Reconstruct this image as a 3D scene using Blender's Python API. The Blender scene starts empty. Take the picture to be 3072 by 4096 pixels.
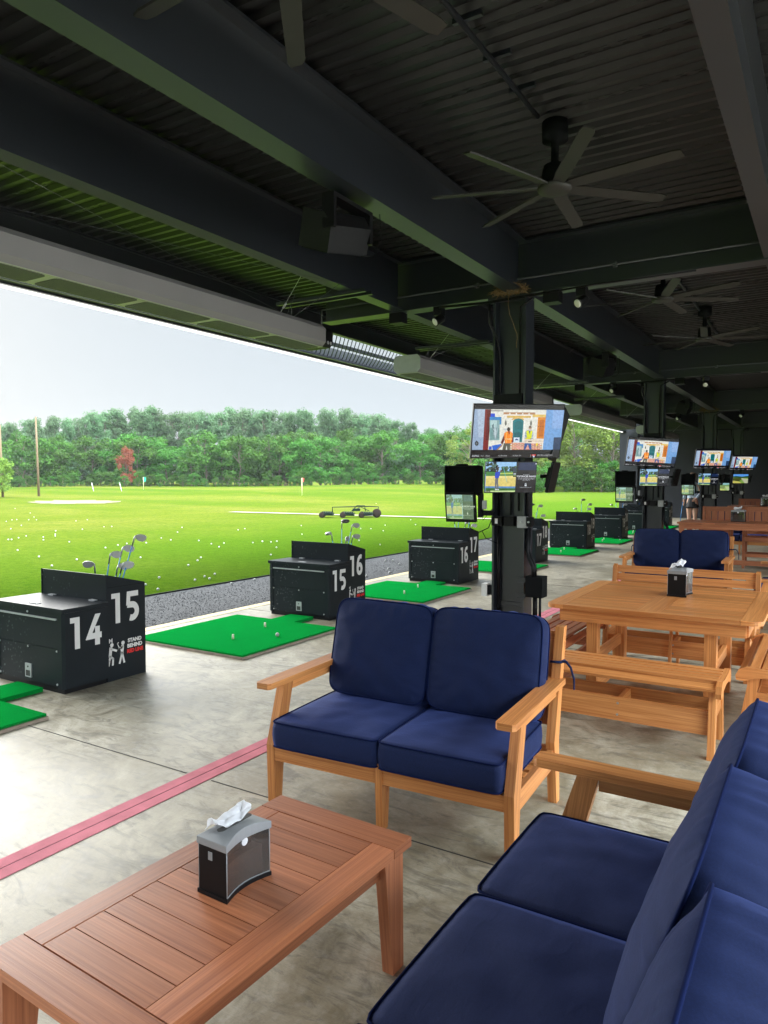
import bpy, math, random
from mathutils import Vector, Matrix, noise
R = math.radians
PI = math.pi
random.seed(7)
sc = bpy.context.scene
COL = sc.collection

# ------------------------------------------------------------------ camera
CAM_H = 1.65
cd = bpy.data.cameras.new('camera'); cam = bpy.data.objects.new('camera', cd); COL.objects.link(cam)
cam.location = (0, 0, CAM_H); cam.rotation_euler = (R(90 - 2.458), 0, R(31.68))
cd.sensor_fit = 'VERTICAL'; cd.sensor_height = 36; cd.lens = 722 / 1024 * 36
cd.clip_start = 0.02; cd.clip_end = 3000
sc.camera = cam

# ------------------------------------------------------------------ world, sun, exposure
SUN_EL, SUN_AZ = R(23), R(-78)          # the bright side of the cloud cover, over the range
w = bpy.data.worlds.new('World'); sc.world = w; w.use_nodes = True
nt = w.node_tree; nt.nodes.clear()
def N(t, k, **kw):
    n = t.nodes.new(k)
    for a, b in kw.items(): setattr(n, a, b)
    return n
out = N(nt, 'ShaderNodeOutputWorld')
sky = N(nt, 'ShaderNodeTexSky', sky_type='NISHITA', sun_disc=False)
sky.sun_elevation = SUN_EL; sky.sun_rotation = SUN_AZ; sky.air_density = 1.0; sky.dust_density = 3.0
b1 = N(nt, 'ShaderNodeBackground'); b1.inputs[1].default_value = 0.05
nt.links.new(sky.outputs[0], b1.inputs[0])
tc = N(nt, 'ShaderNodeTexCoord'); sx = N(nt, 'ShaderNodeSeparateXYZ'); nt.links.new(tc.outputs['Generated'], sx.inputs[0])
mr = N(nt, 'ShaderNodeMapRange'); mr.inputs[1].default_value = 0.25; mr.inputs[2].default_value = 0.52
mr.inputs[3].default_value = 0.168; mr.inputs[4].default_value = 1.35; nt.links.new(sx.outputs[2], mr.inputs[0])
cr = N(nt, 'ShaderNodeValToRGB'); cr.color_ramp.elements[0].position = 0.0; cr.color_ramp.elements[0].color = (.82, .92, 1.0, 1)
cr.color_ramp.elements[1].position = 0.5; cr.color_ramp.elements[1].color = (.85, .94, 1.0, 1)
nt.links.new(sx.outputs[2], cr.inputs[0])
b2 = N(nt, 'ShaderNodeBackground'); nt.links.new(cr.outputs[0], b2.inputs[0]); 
# sky brightened on the unseen side behind the pavilion, added as interior fill
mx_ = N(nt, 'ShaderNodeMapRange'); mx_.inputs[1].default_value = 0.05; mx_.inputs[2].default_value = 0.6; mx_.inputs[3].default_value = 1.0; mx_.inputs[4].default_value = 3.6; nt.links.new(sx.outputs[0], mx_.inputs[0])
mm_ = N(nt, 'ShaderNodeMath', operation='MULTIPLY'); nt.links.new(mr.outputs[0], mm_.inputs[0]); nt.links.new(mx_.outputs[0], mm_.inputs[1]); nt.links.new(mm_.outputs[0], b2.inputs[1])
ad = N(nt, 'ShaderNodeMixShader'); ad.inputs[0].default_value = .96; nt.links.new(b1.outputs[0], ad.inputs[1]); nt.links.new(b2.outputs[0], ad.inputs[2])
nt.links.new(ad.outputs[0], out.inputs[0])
sd = bpy.data.lights.new('sun', 'SUN'); sd.energy = 1.5; sd.angle = R(50); sd.color = (1.0, .97, .92)
sun = bpy.data.objects.new('sun', sd); COL.objects.link(sun)
_d = Vector((math.sin(SUN_AZ) * math.cos(SUN_EL), math.cos(SUN_AZ) * math.cos(SUN_EL), math.sin(SUN_EL)))
sun.rotation_euler = _d.to_track_quat('Z', 'Y').to_euler(); sun.location = _d * 60
vs = sc.view_settings; vs.view_transform = 'Standard'; vs.look = 'None'; vs.gamma = 1; vs.exposure = 2.2
sc.cycles.max_bounces = 8; sc.cycles.diffuse_bounces = 5; sc.cycles.transparent_max_bounces = 12
sc.cycles.use_denoising = True

# ------------------------------------------------------------------ helpers
def at(px, py, z=0.0):
    """point of the horizontal plane z seen at pixel (768 x 1024)"""
    M = cam.rotation_euler.to_matrix()
    d = M @ Vector((px - 384, -(py - 512), -722)); t = (z - CAM_H) / d.z
    return Vector((0, 0, CAM_H)) + d * t

class MB:
    def __init__(s): s.v = []; s.f = []; s.uv = []; s.mi = []; s.sm = []; s.M = Matrix(); s.m = 0; s.s = False; s.col = []; s.c = (1, 1, 1)
    def face(s, idx, uv=None):
        s.f.append(tuple(idx)); s.uv.append(uv or [(0, 0)] * len(idx)); s.mi.append(s.m); s.sm.append(s.s); s.col.append(s.c)
    def V(s, p): s.v.append(tuple(s.M @ Vector(p))); return len(s.v) - 1
    def fac(s, pts, L=None, W=None, off=None):
        """polygon from points with uv along L"""
        ids = [s.V(p) for p in pts]
        if L is None: s.face(ids); return
        off = off or (0, 0)
        n = (Vector(pts[1]) - Vector(pts[0])).cross(Vector(pts[2]) - Vector(pts[1]))
        o = n.cross(L)
        if o.length < 1e-9: o = Vector((0, 0, 1))
        o = o.normalized()
        k = off[1] + 3.7 * abs(round(n.normalized().x * 2) + 3 * round(n.normalized().y * 2) if n.length > 0 else 0)
        s.face(ids, [(Vector(p).dot(L) + off[0], Vector(p).dot(o) + k) for p in pts])
    def obox(s, c, A, B, C):
        """oriented box: centre, three half vectors; grain along the longest"""
        c = Vector(c); A, B, C = Vector(A), Vector(B), Vector(C)
        L = max((A, B, C), key=lambda q: q.length).normalized(); off = (random.random() * 40, random.random() * 40)
        if A.cross(B).dot(C) < 0: A = -A
        P = lambda a, b, d: c + A * a + B * b + C * d
        for q in (((-1,-1,-1),(-1,1,-1),(1,1,-1),(1,-1,-1)), ((-1,-1,1),(1,-1,1),(1,1,1),(-1,1,1)), ((-1,-1,-1),(1,-1,-1),(1,-1,1),(-1,-1,1)),
                  ((1,-1,-1),(1,1,-1),(1,1,1),(1,-1,1)), ((1,1,-1),(-1,1,-1),(-1,1,1),(1,1,1)), ((-1,1,-1),(-1,-1,-1),(-1,-1,1),(-1,1,1))):
            s.fac([P(*k) for k in q], L, off=off)
    def box(s, x0, x1, y0, y1, z0, z1):
        s.obox(((x0+x1)/2, (y0+y1)/2, (z0+z1)/2), ((x1-x0)/2, 0, 0), (0, (y1-y0)/2, 0), (0, 0, (z1-z0)/2))
    def bar(s, p0, p1, wd, th, up=(0, 0, 1)):
        p0, p1 = Vector(p0), Vector(p1); d = (p1 - p0); sd_ = d.cross(Vector(up)).normalized(); u = sd_.cross(d).normalized()
        s.obox((p0 + p1) / 2, d / 2, sd_ * wd / 2, u * th / 2)
    def prism(s, poly, vec, L=None):
        """poly: 3d points, extruded by vec"""
        vec = Vector(vec); poly = [Vector(p) for p in poly]
        n = sum(((poly[i] - poly[0]).cross(poly[(i + 1) % len(poly)] - poly[0]) for i in range(len(poly))), Vector())
        if n.dot(vec) > 0: poly = poly[::-1]
        L = Vector(L).normalized() if L else None; off = (random.random() * 40, random.random() * 40)
        s.fac(poly, L, off=off); s.fac([p + vec for p in poly[::-1]], L, off=off)
        k = len(poly)
        for i in range(k):
            a, b = poly[i], poly[(i + 1) % k]
            s.fac([b, a, a + vec, b + vec], L, off=off)
    def tube(s, pts, r, n=8, cap=True, r2=None):
        pts = [Vector(p) for p in pts]; rings = []; t0 = s.s
        T = (pts[1] - pts[0]).normalized(); u = T.orthogonal().normalized()
        for i, p in enumerate(pts):
            if i == 0: t = pts[1] - pts[0]
            elif i == len(pts) - 1: t = pts[-1] - pts[-2]
            else: t = (pts[i + 1] - pts[i]).normalized() + (pts[i] - pts[i - 1]).normalized()
            t = t.normalized(); u = (u - t * u.dot(t)).normalized(); v = t.cross(u)
            rr = r if r2 is None else r + (r2 - r) * i / (len(pts) - 1)
            rings.append([s.V(p + (u * math.cos(2*PI*k/n) + v * math.sin(2*PI*k/n)) * rr) for k in range(n)])
        s.s = True
        for a, b in zip(rings, rings[1:]):
            for k in range(n): s.face((a[k], a[(k+1) % n], b[(k+1) % n], b[k]))
        s.s = False
        if cap: s.face(rings[0][::-1]); s.face(rings[-1])
        s.s = t0
    def lathe(s, prof, n=16, c=(0, 0, 0), ax=(0, 0, 1)):
        c = Vector(c); ax = Vector(ax).normalized(); u = ax.orthogonal().normalized(); v = ax.cross(u); rings = []; t0 = s.s
        for r_, h in prof: rings.append([s.V(c + ax * h + (u * math.cos(2*PI*k/n) + v * math.sin(2*PI*k/n)) * r_) for k in range(n)])
        s.s = True
        for a, b in zip(rings, rings[1:]):
            for k in range(n): s.face((a[k], a[(k+1) % n], b[(k+1) % n], b[k]))
        s.s = False; s.face(rings[0][::-1]); s.face(rings[-1]); s.s = t0
    def build(s, name, mat, parent=None, bevel=0, loc=None, kind=None, label=None):
        me = bpy.data.meshes.new(name); me.from_pydata(s.v, [], s.f)
        uvl = me.uv_layers.new(name='UVMap'); uvl.data.foreach_set('uv', [c for f in s.uv for p in f for c in p])
        me.polygons.foreach_set('material_index', s.mi); me.polygons.foreach_set('use_smooth', s.sm)
        if any(c != (1, 1, 1) for c in s.col):
            ca = me.color_attributes.new('Col', 'FLOAT_COLOR', 'CORNER'); k = []
            for f, c in zip(s.f, s.col): k += list((*c, 1.0)) * len(f)
            ca.data.foreach_set('color', k)
        for m in (mat if isinstance(mat, (list, tuple)) else [mat]): me.materials.append(m)
        me.update()
        o = bpy.data.objects.new(name, me); COL.objects.link(o)
        if parent: o.parent = parent
        if loc is not None: o.location = loc
        if bevel:
            bv = o.modifiers.new('bevel', 'BEVEL'); bv.width = bevel; bv.segments = 2; bv.limit_method = 'ANGLE'; bv.angle_limit = R(40); bv.harden_normals = False
        if kind: o['kind'] = kind
        if label: o['label'] = label
        return o

def thing(name, label, cat, loc=(0, 0, 0), rz=0, group=None):
    o = bpy.data.objects.new(name, None); COL.objects.link(o); o.empty_display_size = .1
    o.location = loc; o.rotation_euler = (0, 0, rz); o['label'] = label; o['category'] = cat
    if group: o['group'] = group
    return o
def tag(o, label, cat, group=None):
    o['label'] = label; o['category'] = cat
    if group: o['group'] = group
    return o
def copy_tree(o, label=None, loc=None, rz=None, parent=None, **kw):
    c = o.copy(); COL.objects.link(c)
    if parent: c.parent = parent
    for ch in list(o.children): copy_tree(ch, parent=c)
    if label: c['label'] = label
    if loc is not None: c.location = loc
    if rz is not None: c.rotation_euler = (0, 0, rz)
    return c

# ------------------------------------------------------------------ materials
def mat(name, col, rough=.5, metal=0, spec=.5, coat=0, vary=0, vscale=3, bump=0, bscale=40, emit=None, estr=1, trans=0, sheen=0):
    m = bpy.data.materials.new(name); m.use_nodes = True; t = m.node_tree; p = t.nodes['Principled BSDF']
    p.inputs['Base Color'].default_value = (*col, 1); p.inputs['Roughness'].default_value = rough; p.inputs['Metallic'].default_value = metal
    p.inputs['Specular IOR Level'].default_value = spec; p.inputs['Coat Weight'].default_value = coat; p.inputs['Transmission Weight'].default_value = trans
    if sheen: p.inputs['Sheen Weight'].default_value = sheen
    if emit: p.inputs['Emission Color'].default_value = (*emit, 1); p.inputs['Emission Strength'].default_value = estr
    tcn = N(t, 'ShaderNodeTexCoord')
    if vary:
        nz = N(t, 'ShaderNodeTexNoise'); nz.inputs['Scale'].default_value = vscale; nz.inputs['Detail'].default_value = 5
        t.links.new(tcn.outputs['Object'], nz.inputs['Vector'])
        mx = N(t, 'ShaderNodeMix', data_type='RGBA'); mx.inputs[6].default_value = (*[c * (1 - vary) for c in col], 1); mx.inputs[7].default_value = (*[min(1, c * (1 + vary)) for c in col], 1)
        t.links.new(nz.outputs[0], mx.inputs[0]); t.links.new(mx.outputs[2], p.inputs['Base Color'])
    if bump:
        nb = N(t, 'ShaderNodeTexNoise'); nb.inputs['Scale'].default_value = bscale; nb.inputs['Detail'].default_value = 4
        t.links.new(tcn.outputs['Object'], nb.inputs['Vector'])
        bp = N(t, 'ShaderNodeBump'); bp.inputs['Strength'].default_value = bump; bp.inputs['Distance'].default_value = .01
        t.links.new(nb.outputs[0], bp.inputs['Height']); t.links.new(bp.outputs[0], p.inputs['Normal'])
    return m
def ramp(t, fac, stops):
    r = N(t, 'ShaderNodeValToRGB'); e = r.color_ramp.elements
    while len(e) < len(stops): e.new(.5)
    for k, (pos, c) in enumerate(stops): e[k].position = pos; e[k].color = (*c, 1) if len(c) == 3 else c
    t.links.new(fac, r.inputs[0]); return r.outputs[0]
def noise_n(t, vec, scale, detail=4, rough=.5, dist=0):
    n = N(t, 'ShaderNodeTexNoise'); n.inputs['Scale'].default_value = scale; n.inputs['Detail'].default_value = detail; n.inputs['Roughness'].default_value = rough; n.inputs['Distortion'].default_value = dist
    t.links.new(vec, n.inputs['Vector']); return n.outputs[0]
def mapping(t, vec, sc_=(1, 1, 1), loc=(0, 0, 0), rot=(0, 0, 0)):
    m = N(t, 'ShaderNodeMapping'); m.inputs['Scale'].default_value = sc_; m.inputs['Location'].default_value = loc; m.inputs['Rotation'].default_value = rot
    t.links.new(vec, m.inputs['Vector']); return m.outputs[0]
def mix(t, fac, a, b, mode='MIX'):
    m = N(t, 'ShaderNodeMix', data_type='RGBA', blend_type=mode)
    for k, q in ((0, fac), (6, a), (7, b)):
        if hasattr(q, 'links'): t.links.new(q, m.inputs[k])
        else: m.inputs[k].default_value = q if k == 0 else (*q, 1)
    return m.outputs[2]
def math_n(t, op, a, b=0.5):
    m = N(t, 'ShaderNodeMath', operation=op)
    for k, q in ((0, a), (1, b)):
        if hasattr(q, 'links'): t.links.new(q, m.inputs[k])
        else: m.inputs[k].default_value = q
    return m.outputs[0]

def wood_mat(name, dark, light, rough=.42):
    m = bpy.data.materials.new(name); m.use_nodes = True; t = m.node_tree; p = t.nodes['Principled BSDF']
    uv = N(t, 'ShaderNodeTexCoord').outputs['UV']
    g = noise_n(t, mapping(t, uv, (2.2, 120, 1)), 1.0, 6, .62, .6)
    g2 = noise_n(t, mapping(t, uv, (.6, 26, 1)), 1.0, 3, .5, 1.2)
    board = noise_n(t, mapping(t, uv, (.12, .18, 1)), 1.0, 1)
    a = math_n(t, 'ADD', math_n(t, 'MULTIPLY', g, .62), math_n(t, 'MULTIPLY', g2, .38))
    c = ramp(t, a, [(.36, dark), (.50, tuple((x + y) / 2 for x, y in zip(dark, light))), (.64, light)])
    c = mix(t, math_n(t, 'MULTIPLY', board, .9), c, tuple(x * .6 for x in light), 'MULTIPLY') if False else c
    hs = N(t, 'ShaderNodeHueSaturation'); t.links.new(c, hs.inputs['Color'])
    v = N(t, 'ShaderNodeMapRange'); v.inputs[1].default_value = .3; v.inputs[2].default_value = .7; v.inputs[3].default_value = .72; v.inputs[4].default_value = 1.2
    t.links.new(board, v.inputs[0]); t.links.new(v.outputs[0], hs.inputs['Value']); t.links.new(hs.outputs[0], p.inputs['Base Color'])
    p.inputs['Roughness'].default_value = rough; p.inputs['Specular IOR Level'].default_value = .45
    bp = N(t, 'ShaderNodeBump'); bp.inputs['Strength'].default_value = .35; bp.inputs['Distance'].default_value = .002; t.links.new(g, bp.inputs['Height']); t.links.new(bp.outputs[0], p.inputs['Normal'])
    return m
WOOD = wood_mat('teak_lumber', (.42, .135, .032), (.72, .32, .105), .38)
WOODR = wood_mat('brown_lumber', (.27, .085, .038), (.49, .185, .085), .36)
def fabric():
    m = bpy.data.materials.new('navy_fabric'); m.use_nodes = True; t = m.node_tree; p = t.nodes['Principled BSDF']
    ob = N(t, 'ShaderNodeTexCoord').outputs['Object']
    f = noise_n(t, ob, 3, 3)
    t.links.new(mix(t, math_n(t, 'MULTIPLY', ramp(t, noise_n(t, ob, 260, 3, .8), [(.42, (0, 0, 0)), (.62, (1, 1, 1))]), .5), mix(t, f, (.0035, .0085, .040), (.0052, .0125, .056)), (.010, .022, .085)), p.inputs['Base Color'])
    p.inputs['Roughness'].default_value = .85; p.inputs['Sheen Weight'].default_value = .2; p.inputs['Sheen Roughness'].default_value = .45; p.inputs['Sheen Tint'].default_value = (.16, .26, .9, 1)
    p.inputs['Specular IOR Level'].default_value = .25
    wr = noise_n(t, mapping(t, ob, (4, 4, 7)), 1.0, 2, .4, .2); wv = noise_n(t, ob, 700, 2)
    cz = noise_n(t, mapping(t, ob, (9, 22, 16), rot=(.3, .2, .5)), 1.0, 3, .5, 1.5)
    hgt = math_n(t, 'ADD', math_n(t, 'ADD', wr, math_n(t, 'MULTIPLY', ramp(t, cz, [(.45, (0, 0, 0)), (.7, (1, 1, 1))]), .07)), math_n(t, 'MULTIPLY', wv, .05))
    bp = N(t, 'ShaderNodeBump'); bp.inputs['Strength'].default_value = .22; bp.inputs['Distance'].default_value = .02
    t.links.new(hgt, bp.inputs['Height']); t.links.new(bp.outputs[0], p.inputs['Normal'])
    return m
NAVY = fabric()
PIPE = mat('navy_piping', (.0045, .010, .050), .9, spec=.08)
def concrete():
    m = bpy.data.materials.new('polished_concrete'); m.use_nodes = True; t = m.node_tree; p = t.nodes['Principled BSDF']
    ob = N(t, 'ShaderNodeTexCoord').outputs['Object']
    big = noise_n(t, ob, .55, 5, .6, .8); med = noise_n(t, mapping(t, ob, (1, 1, 1), rot=(0, 0, .4)), 2.6, 8, .68, 1.6); fine = noise_n(t, ob, 22, 5, .7)
    swirl = noise_n(t, mapping(t, ob, (2.2, 7, 1), rot=(0, 0, .5)), 1.1, 7, .7, 2.2)
    c = ramp(t, med, [(.33, (.15, .128, .082)), (.44, (.30, .268, .195)), (.56, (.43, .393, .303)), (.68, (.53, .50, .41))])
    c = mix(t, ramp(t, big, [(.38, (0, 0, 0)), (.60, (1, 1, 1))]), mix(t, .7, c, (.19, .158, .095)), c)
    c = mix(t, math_n(t, 'MULTIPLY', ramp(t, swirl, [(.37, (1, 1, 1)), (.49, (0, 0, 0))]), .7), c, (.12, .108, .08))
    scr = noise_n(t, mapping(t, ob, (1.5, 9, 1), rot=(0, 0, 1.1)), 2.5, 6, .75, 3.0)
    c = mix(t, math_n(t, 'MULTIPLY', ramp(t, scr, [(.48, (0, 0, 0)), (.5, (1, 1, 1)), (.52, (0, 0, 0))]), .5), c, (.13, .12, .09))
    c = mix(t, math_n(t, 'MULTIPLY', ramp(t, fine, [(.5, (0, 0, 0)), (.75, (1, 1, 1))]), .35), c, (.46, .44, .40))
    spots = N(t, 'ShaderNodeTexVoronoi'); spots.inputs['Scale'].default_value = 1.7; t.links.new(ob, spots.inputs['Vector'])
    c = mix(t, ramp(t, spots.outputs['Distance'], [(.012, (1, 1, 1)), (.02, (0, 0, 0))]), c, (.10, .09, .07))
    t.links.new(c, p.inputs['Base Color'])
    rr = N(t, 'ShaderNodeMapRange'); rr.inputs[1].default_value = .3; rr.inputs[2].default_value = .7; rr.inputs[3].default_value = .36; rr.inputs[4].default_value = .58
    t.links.new(med, rr.inputs[0]); t.links.new(rr.outputs[0], p.inputs['Roughness']); p.inputs['Specular IOR Level'].default_value = .42
    bp = N(t, 'ShaderNodeBump'); bp.inputs['Strength'].default_value = .18; bp.inputs['Distance'].default_value = .004; t.links.new(fine, bp.inputs['Height']); t.links.new(bp.outputs[0], p.inputs['Normal'])
    return m
CONC = concrete()
def gravel_m():
    m = bpy.data.materials.new('gravel'); m.use_nodes = True; t = m.node_tree; p = t.nodes['Principled BSDF']
    ob = N(t, 'ShaderNodeTexCoord').outputs['Object']
    v = N(t, 'ShaderNodeTexVoronoi'); v.inputs['Scale'].default_value = 45; t.links.new(ob, v.inputs['Vector'])
    c = mix(t, noise_n(t, ob, .8, 3), (.026, .028, .032), (.060, .062, .067))
    sepc = N(t, 'ShaderNodeSeparateColor'); t.links.new(v.outputs['Color'], sepc.inputs[0])
    c = mix(t, math_n(t, 'MULTIPLY', sepc.outputs[0], .6), c, (.095, .098, .102)); t.links.new(c, p.inputs['Base Color'])
    p.inputs['Roughness'].default_value = .85
    bp = N(t, 'ShaderNodeBump'); bp.inputs['Strength'].default_value = 1; bp.inputs['Distance'].default_value = .03; bp.invert = True
    t.links.new(v.outputs['Distance'], bp.inputs['Height']); t.links.new(bp.outputs[0], p.inputs['Normal']); return m
def grass_m():
    m = bpy.data.materials.new('mown_grass'); m.use_nodes = True; t = m.node_tree; p = t.nodes['Principled BSDF']
    ob = N(t, 'ShaderNodeTexCoord').outputs['Object']
    bands = noise_n(t, mapping(t, ob, (.022, .045, .02), rot=(0, 0, .55)), 1.0, 5, .6, 1.0)
    med = noise_n(t, ob, .35, 6, .7, .5); fine = noise_n(t, mapping(t, ob, (1, 1, 1)), 7, 8, .8); ff = noise_n(t, ob, 45, 3, .7)
    c = ramp(t, bands, [(.34, (.047, .090, .008)), (.46, (.070, .104, .010)), (.57, (.114, .120, .018)), (.70, (.165, .142, .036))])
    c = mix(t, math_n(t, 'MULTIPLY', ramp(t, med, [(.35, (1, 1, 1)), (.6, (0, 0, 0))]), .4), c, (.034, .082, .005))
    # the closest turf is a deeper green
    sp = N(t, 'ShaderNodeSeparateXYZ'); t.links.new(ob, sp.inputs[0])
    nr = N(t, 'ShaderNodeMapRange'); nr.inputs[1].default_value = -26; nr.inputs[2].default_value = -11; t.links.new(sp.outputs[0], nr.inputs[0])
    c = mix(t, math_n(t, 'MULTIPLY', nr.outputs[0], .75), c, (.036, .088, .005))
    c = mix(t, math_n(t, 'MULTIPLY', ramp(t, fine, [(.40, (1, 1, 1)), (.58, (0, 0, 0))]), .6), c, (.018, .05, .004))
    c = mix(t, math_n(t, 'MULTIPLY', ramp(t, ff, [(.48, (0, 0, 0)), (.68, (1, 1, 1))]), .45), c, (.12, .18, .018))
    t.links.new(c, p.inputs['Base Color']); p.inputs['Roughness'].default_value = 1; p.inputs['Specular IOR Level'].default_value = 0
    bp = N(t, 'ShaderNodeBump'); bp.inputs['Strength'].default_value = .7; bp.inputs['Distance'].default_value = .06
    t.links.new(math_n(t, 'ADD', fine, ff), bp.inputs['Height']); t.links.new(bp.outputs[0], p.inputs['Normal']); return m
def turf_m():
    m = bpy.data.materials.new('artificial_turf'); m.use_nodes = True; t = m.node_tree; p = t.nodes['Principled BSDF']
    ob = N(t, 'ShaderNodeTexCoord').outputs['Object']; f = noise_n(t, ob, 160, 3, .8); g = noise_n(t, ob, 5, 3)
    c = mix(t, f, (.001, .13, .018), (.004, .38, .06)); c = mix(t, math_n(t, 'MULTIPLY', g, .5), c, (.006, .16, .028)); t.links.new(c, p.inputs['Base Color']); p.inputs['Roughness'].default_value = 1; p.inputs['Specular IOR Level'].default_value = 0
    bp = N(t, 'ShaderNodeBump'); bp.inputs['Strength'].default_value = .8; bp.inputs['Distance'].default_value = .01; t.links.new(f, bp.inputs['Height']); t.links.new(bp.outputs[0], p.inputs['Normal']); return m
def leaf_m(name, a, b):
    m = bpy.data.materials.new(name); m.use_nodes = True; t = m.node_tree; p = t.nodes['Principled BSDF']
    ob = N(t, 'ShaderNodeTexCoord').outputs['Object']; oi = N(t, 'ShaderNodeObjectInfo')
    c = mix(t, ramp(t, noise_n(t, ob, .9, 4, .7), [(.35, (0, 0, 0)), (.65, (1, 1, 1))]), a, b)
    hs = N(t, 'ShaderNodeHueSaturation'); t.links.new(c, hs.inputs['Color'])
    v = N(t, 'ShaderNodeMapRange'); v.inputs[3].default_value = .78; v.inputs[4].default_value = 1.25; t.links.new(oi.outputs['Random'], v.inputs[0]); t.links.new(v.outputs[0], hs.inputs['Value'])
    h = N(t, 'ShaderNodeMapRange'); h.inputs[3].default_value = .485; h.inputs[4].default_value = .515; t.links.new(oi.outputs['Random'], h.inputs[0]); t.links.new(h.outputs[0], hs.inputs['Hue'])
    t.links.new(hs.outputs[0], p.inputs['Base Color']); p.inputs['Roughness'].default_value = .7; p.inputs['Specular IOR Level'].default_value = .2
    tr = N(t, 'ShaderNodeBsdfTranslucent'); t.links.new(hs.outputs[0], tr.inputs[0]); ms = N(t, 'ShaderNodeMixShader'); ms.inputs[0].default_value = .35
    t.links.new(p.outputs[0], ms.inputs[1]); t.links.new(tr.outputs[0], ms.inputs[2]); t.links.new(ms.outputs[0], t.nodes['Material Output'].inputs[0]); return m
def cabinet_m():
    m = bpy.data.materials.new('cabinet_paint'); m.use_nodes = True; t = m.node_tree; p = t.nodes['Principled BSDF']
    ob = N(t, 'ShaderNodeTexCoord').outputs['Object']
    v = N(t, 'ShaderNodeTexVoronoi'); v.inputs['Scale'].default_value = 30; v.inputs['Randomness'].default_value = 1; t.links.new(ob, v.inputs['Vector'])
    sp = N(t, 'ShaderNodeSeparateXYZ'); t.links.new(ob, sp.inputs[0])
    lm = N(t, 'ShaderNodeMapRange'); lm.inputs[1].default_value = -.30; lm.inputs[2].default_value = -.80; t.links.new(sp.outputs[0], lm.inputs[0])
    spots = ramp(t, v.outputs['Distance'], [(.10, (.8, .8, .8)), (.36, (0, 0, 0))])
    cl = ramp(t, noise_n(t, ob, 9, 3), [(.48, (0, 0, 0)), (.56, (1, 1, 1))])
    f = math_n(t, 'MULTIPLY', math_n(t, 'MULTIPLY', spots, cl), math_n(t, 'MULTIPLY', lm.outputs[0], .8))
    base = mix(t, noise_n(t, ob, 3, 4), (.010, .014, .017), (.017, .022, .026))
    t.links.new(mix(t, f, base, (.13, .145, .15)), p.inputs['Base Color']); p.inputs['Specular IOR Level'].default_value = .13; p.inputs['Roughness'].default_value = .45; return m
CONC_E = mat('slab_edge_paint', (.62, .50, .26), .7, vary=.25, vscale=12)
GRAVEL = gravel_m(); GRASS = grass_m(); TURF = turf_m(); CAB = cabinet_m()
REDP = mat('red_line_paint', (.55, .19, .23), .85, spec=.1, vary=.35, vscale=9, bump=.1, bscale=60)
JOINT = mat('joint_gap', (.05, .048, .045), .9)
BEAM = mat('dark_steel_paint', (.008, .011, .017), .36, spec=1.0, vary=.2, vscale=1.5)
PIPEM = mat('pipe_paint', (.06, .065, .07), .4)
DECK = mat('deck_paint', (.011, .011, .012), .36, spec=.45, vary=.35, vscale=1.2)
WALLM = mat('black_wall_paint', (.032, .034, .042), .7, vary=.12, vscale=.7)
BLACK = mat('black_plastic', (.007, .007, .008), .42, spec=.18, vary=.2)
MATTE = mat('matte_black', (.008, .009, .010), .7, spec=.06)
HEAT = mat('heater_housing', (.23, .22, .225), .5, metal=0, vary=.12, vscale=1.3)
HEATU = mat('heater_underside', (.42, .44, .34), .45, vary=.12)
HEATN = mat('heater_mesh_panel', (.085, .085, .085), .6, bump=.9, bscale=300)
STEEL = mat('brushed_steel', (.50, .51, .52), .32, metal=.9)
GALV = mat('galvanised_steel', (.42, .43, .44), .5, metal=.5, vary=.15, vscale=8)
WHITE = mat('white_paint', (.72, .72, .70), .5)
GREYD = mat('grey_decal', (.72, .72, .70), .6, vary=.08, vscale=10)
REDD = mat('red_decal', (.75, .02, .02), .6)
RUST = mat('weathered_trim', (.30, .24, .19), .8, vary=.4, vscale=14)
GREYL = mat('grey_lid_plastic', (.27, .28, .29), .38, vary=.1)
PAPER = mat('white_paper', (.93, .93, .95), .9)
_t = PAPER.node_tree; _p = _t.nodes['Principled BSDF']; _tr = N(_t, 'ShaderNodeBsdfTranslucent'); _tr.inputs[0].default_value = (.9, .9, .92, 1); _ms = N(_t, 'ShaderNodeMixShader'); _ms.inputs[0].default_value = .4; _t.links.new(_p.outputs[0], _ms.inputs[1]); _t.links.new(_tr.outputs[0], _ms.inputs[2]); _t.links.new(_ms.outputs[0], _t.nodes['Material Output'].inputs[0])
BLUE = mat('blue_shaft', (.02, .25, .65), .3)
BALL = mat('golf_ball_white', (.36, .365, .35), .35, bump=.5, bscale=900)
TEE = mat('rubber_tee', (.72, .66, .50), .6)
BLADE = mat('fan_blade', (.018, .017, .015), .55)
LIT = mat('light_strip', (1, 1, 1), .5, emit=(1, .98, .94), estr=.5)
LAMPG = mat('lamp_lens', (.75, .75, .68), .3)
STRAW = mat('dry_straw', (.20, .125, .05), .9, vary=.5, vscale=40)
BARK = mat('bark', (.12, .095, .07), .9, vary=.3, vscale=4)
POLEW = mat('wooden_pole', (.14, .095, .05), .85, vary=.25, vscale=3)
LEAF_A = leaf_m('leaf_tall', (.042, .108, .040), (.125, .205, .100))
LEAF_B = leaf_m('leaf_shrub', (.022, .085, .008), (.062, .160, .018))
LEAF_C = leaf_m('leaf_yellow', (.095, .17, .022), (.17, .24, .04))
LEAF_R = leaf_m('leaf_red', (.17, .045, .02), (.26, .085, .04))
SMOKE = mat('smoked_acrylic', (.30, .26, .24), .06, trans=.85, spec=.5)
PIC = bpy.data.materials.new('screen_picture'); PIC.use_nodes = True
_t = PIC.node_tree; _t.nodes.clear(); _o = N(_t, 'ShaderNodeOutputMaterial'); _e = N(_t, 'ShaderNodeEmission'); _a = N(_t, 'ShaderNodeVertexColor', layer_name='Col')
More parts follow.
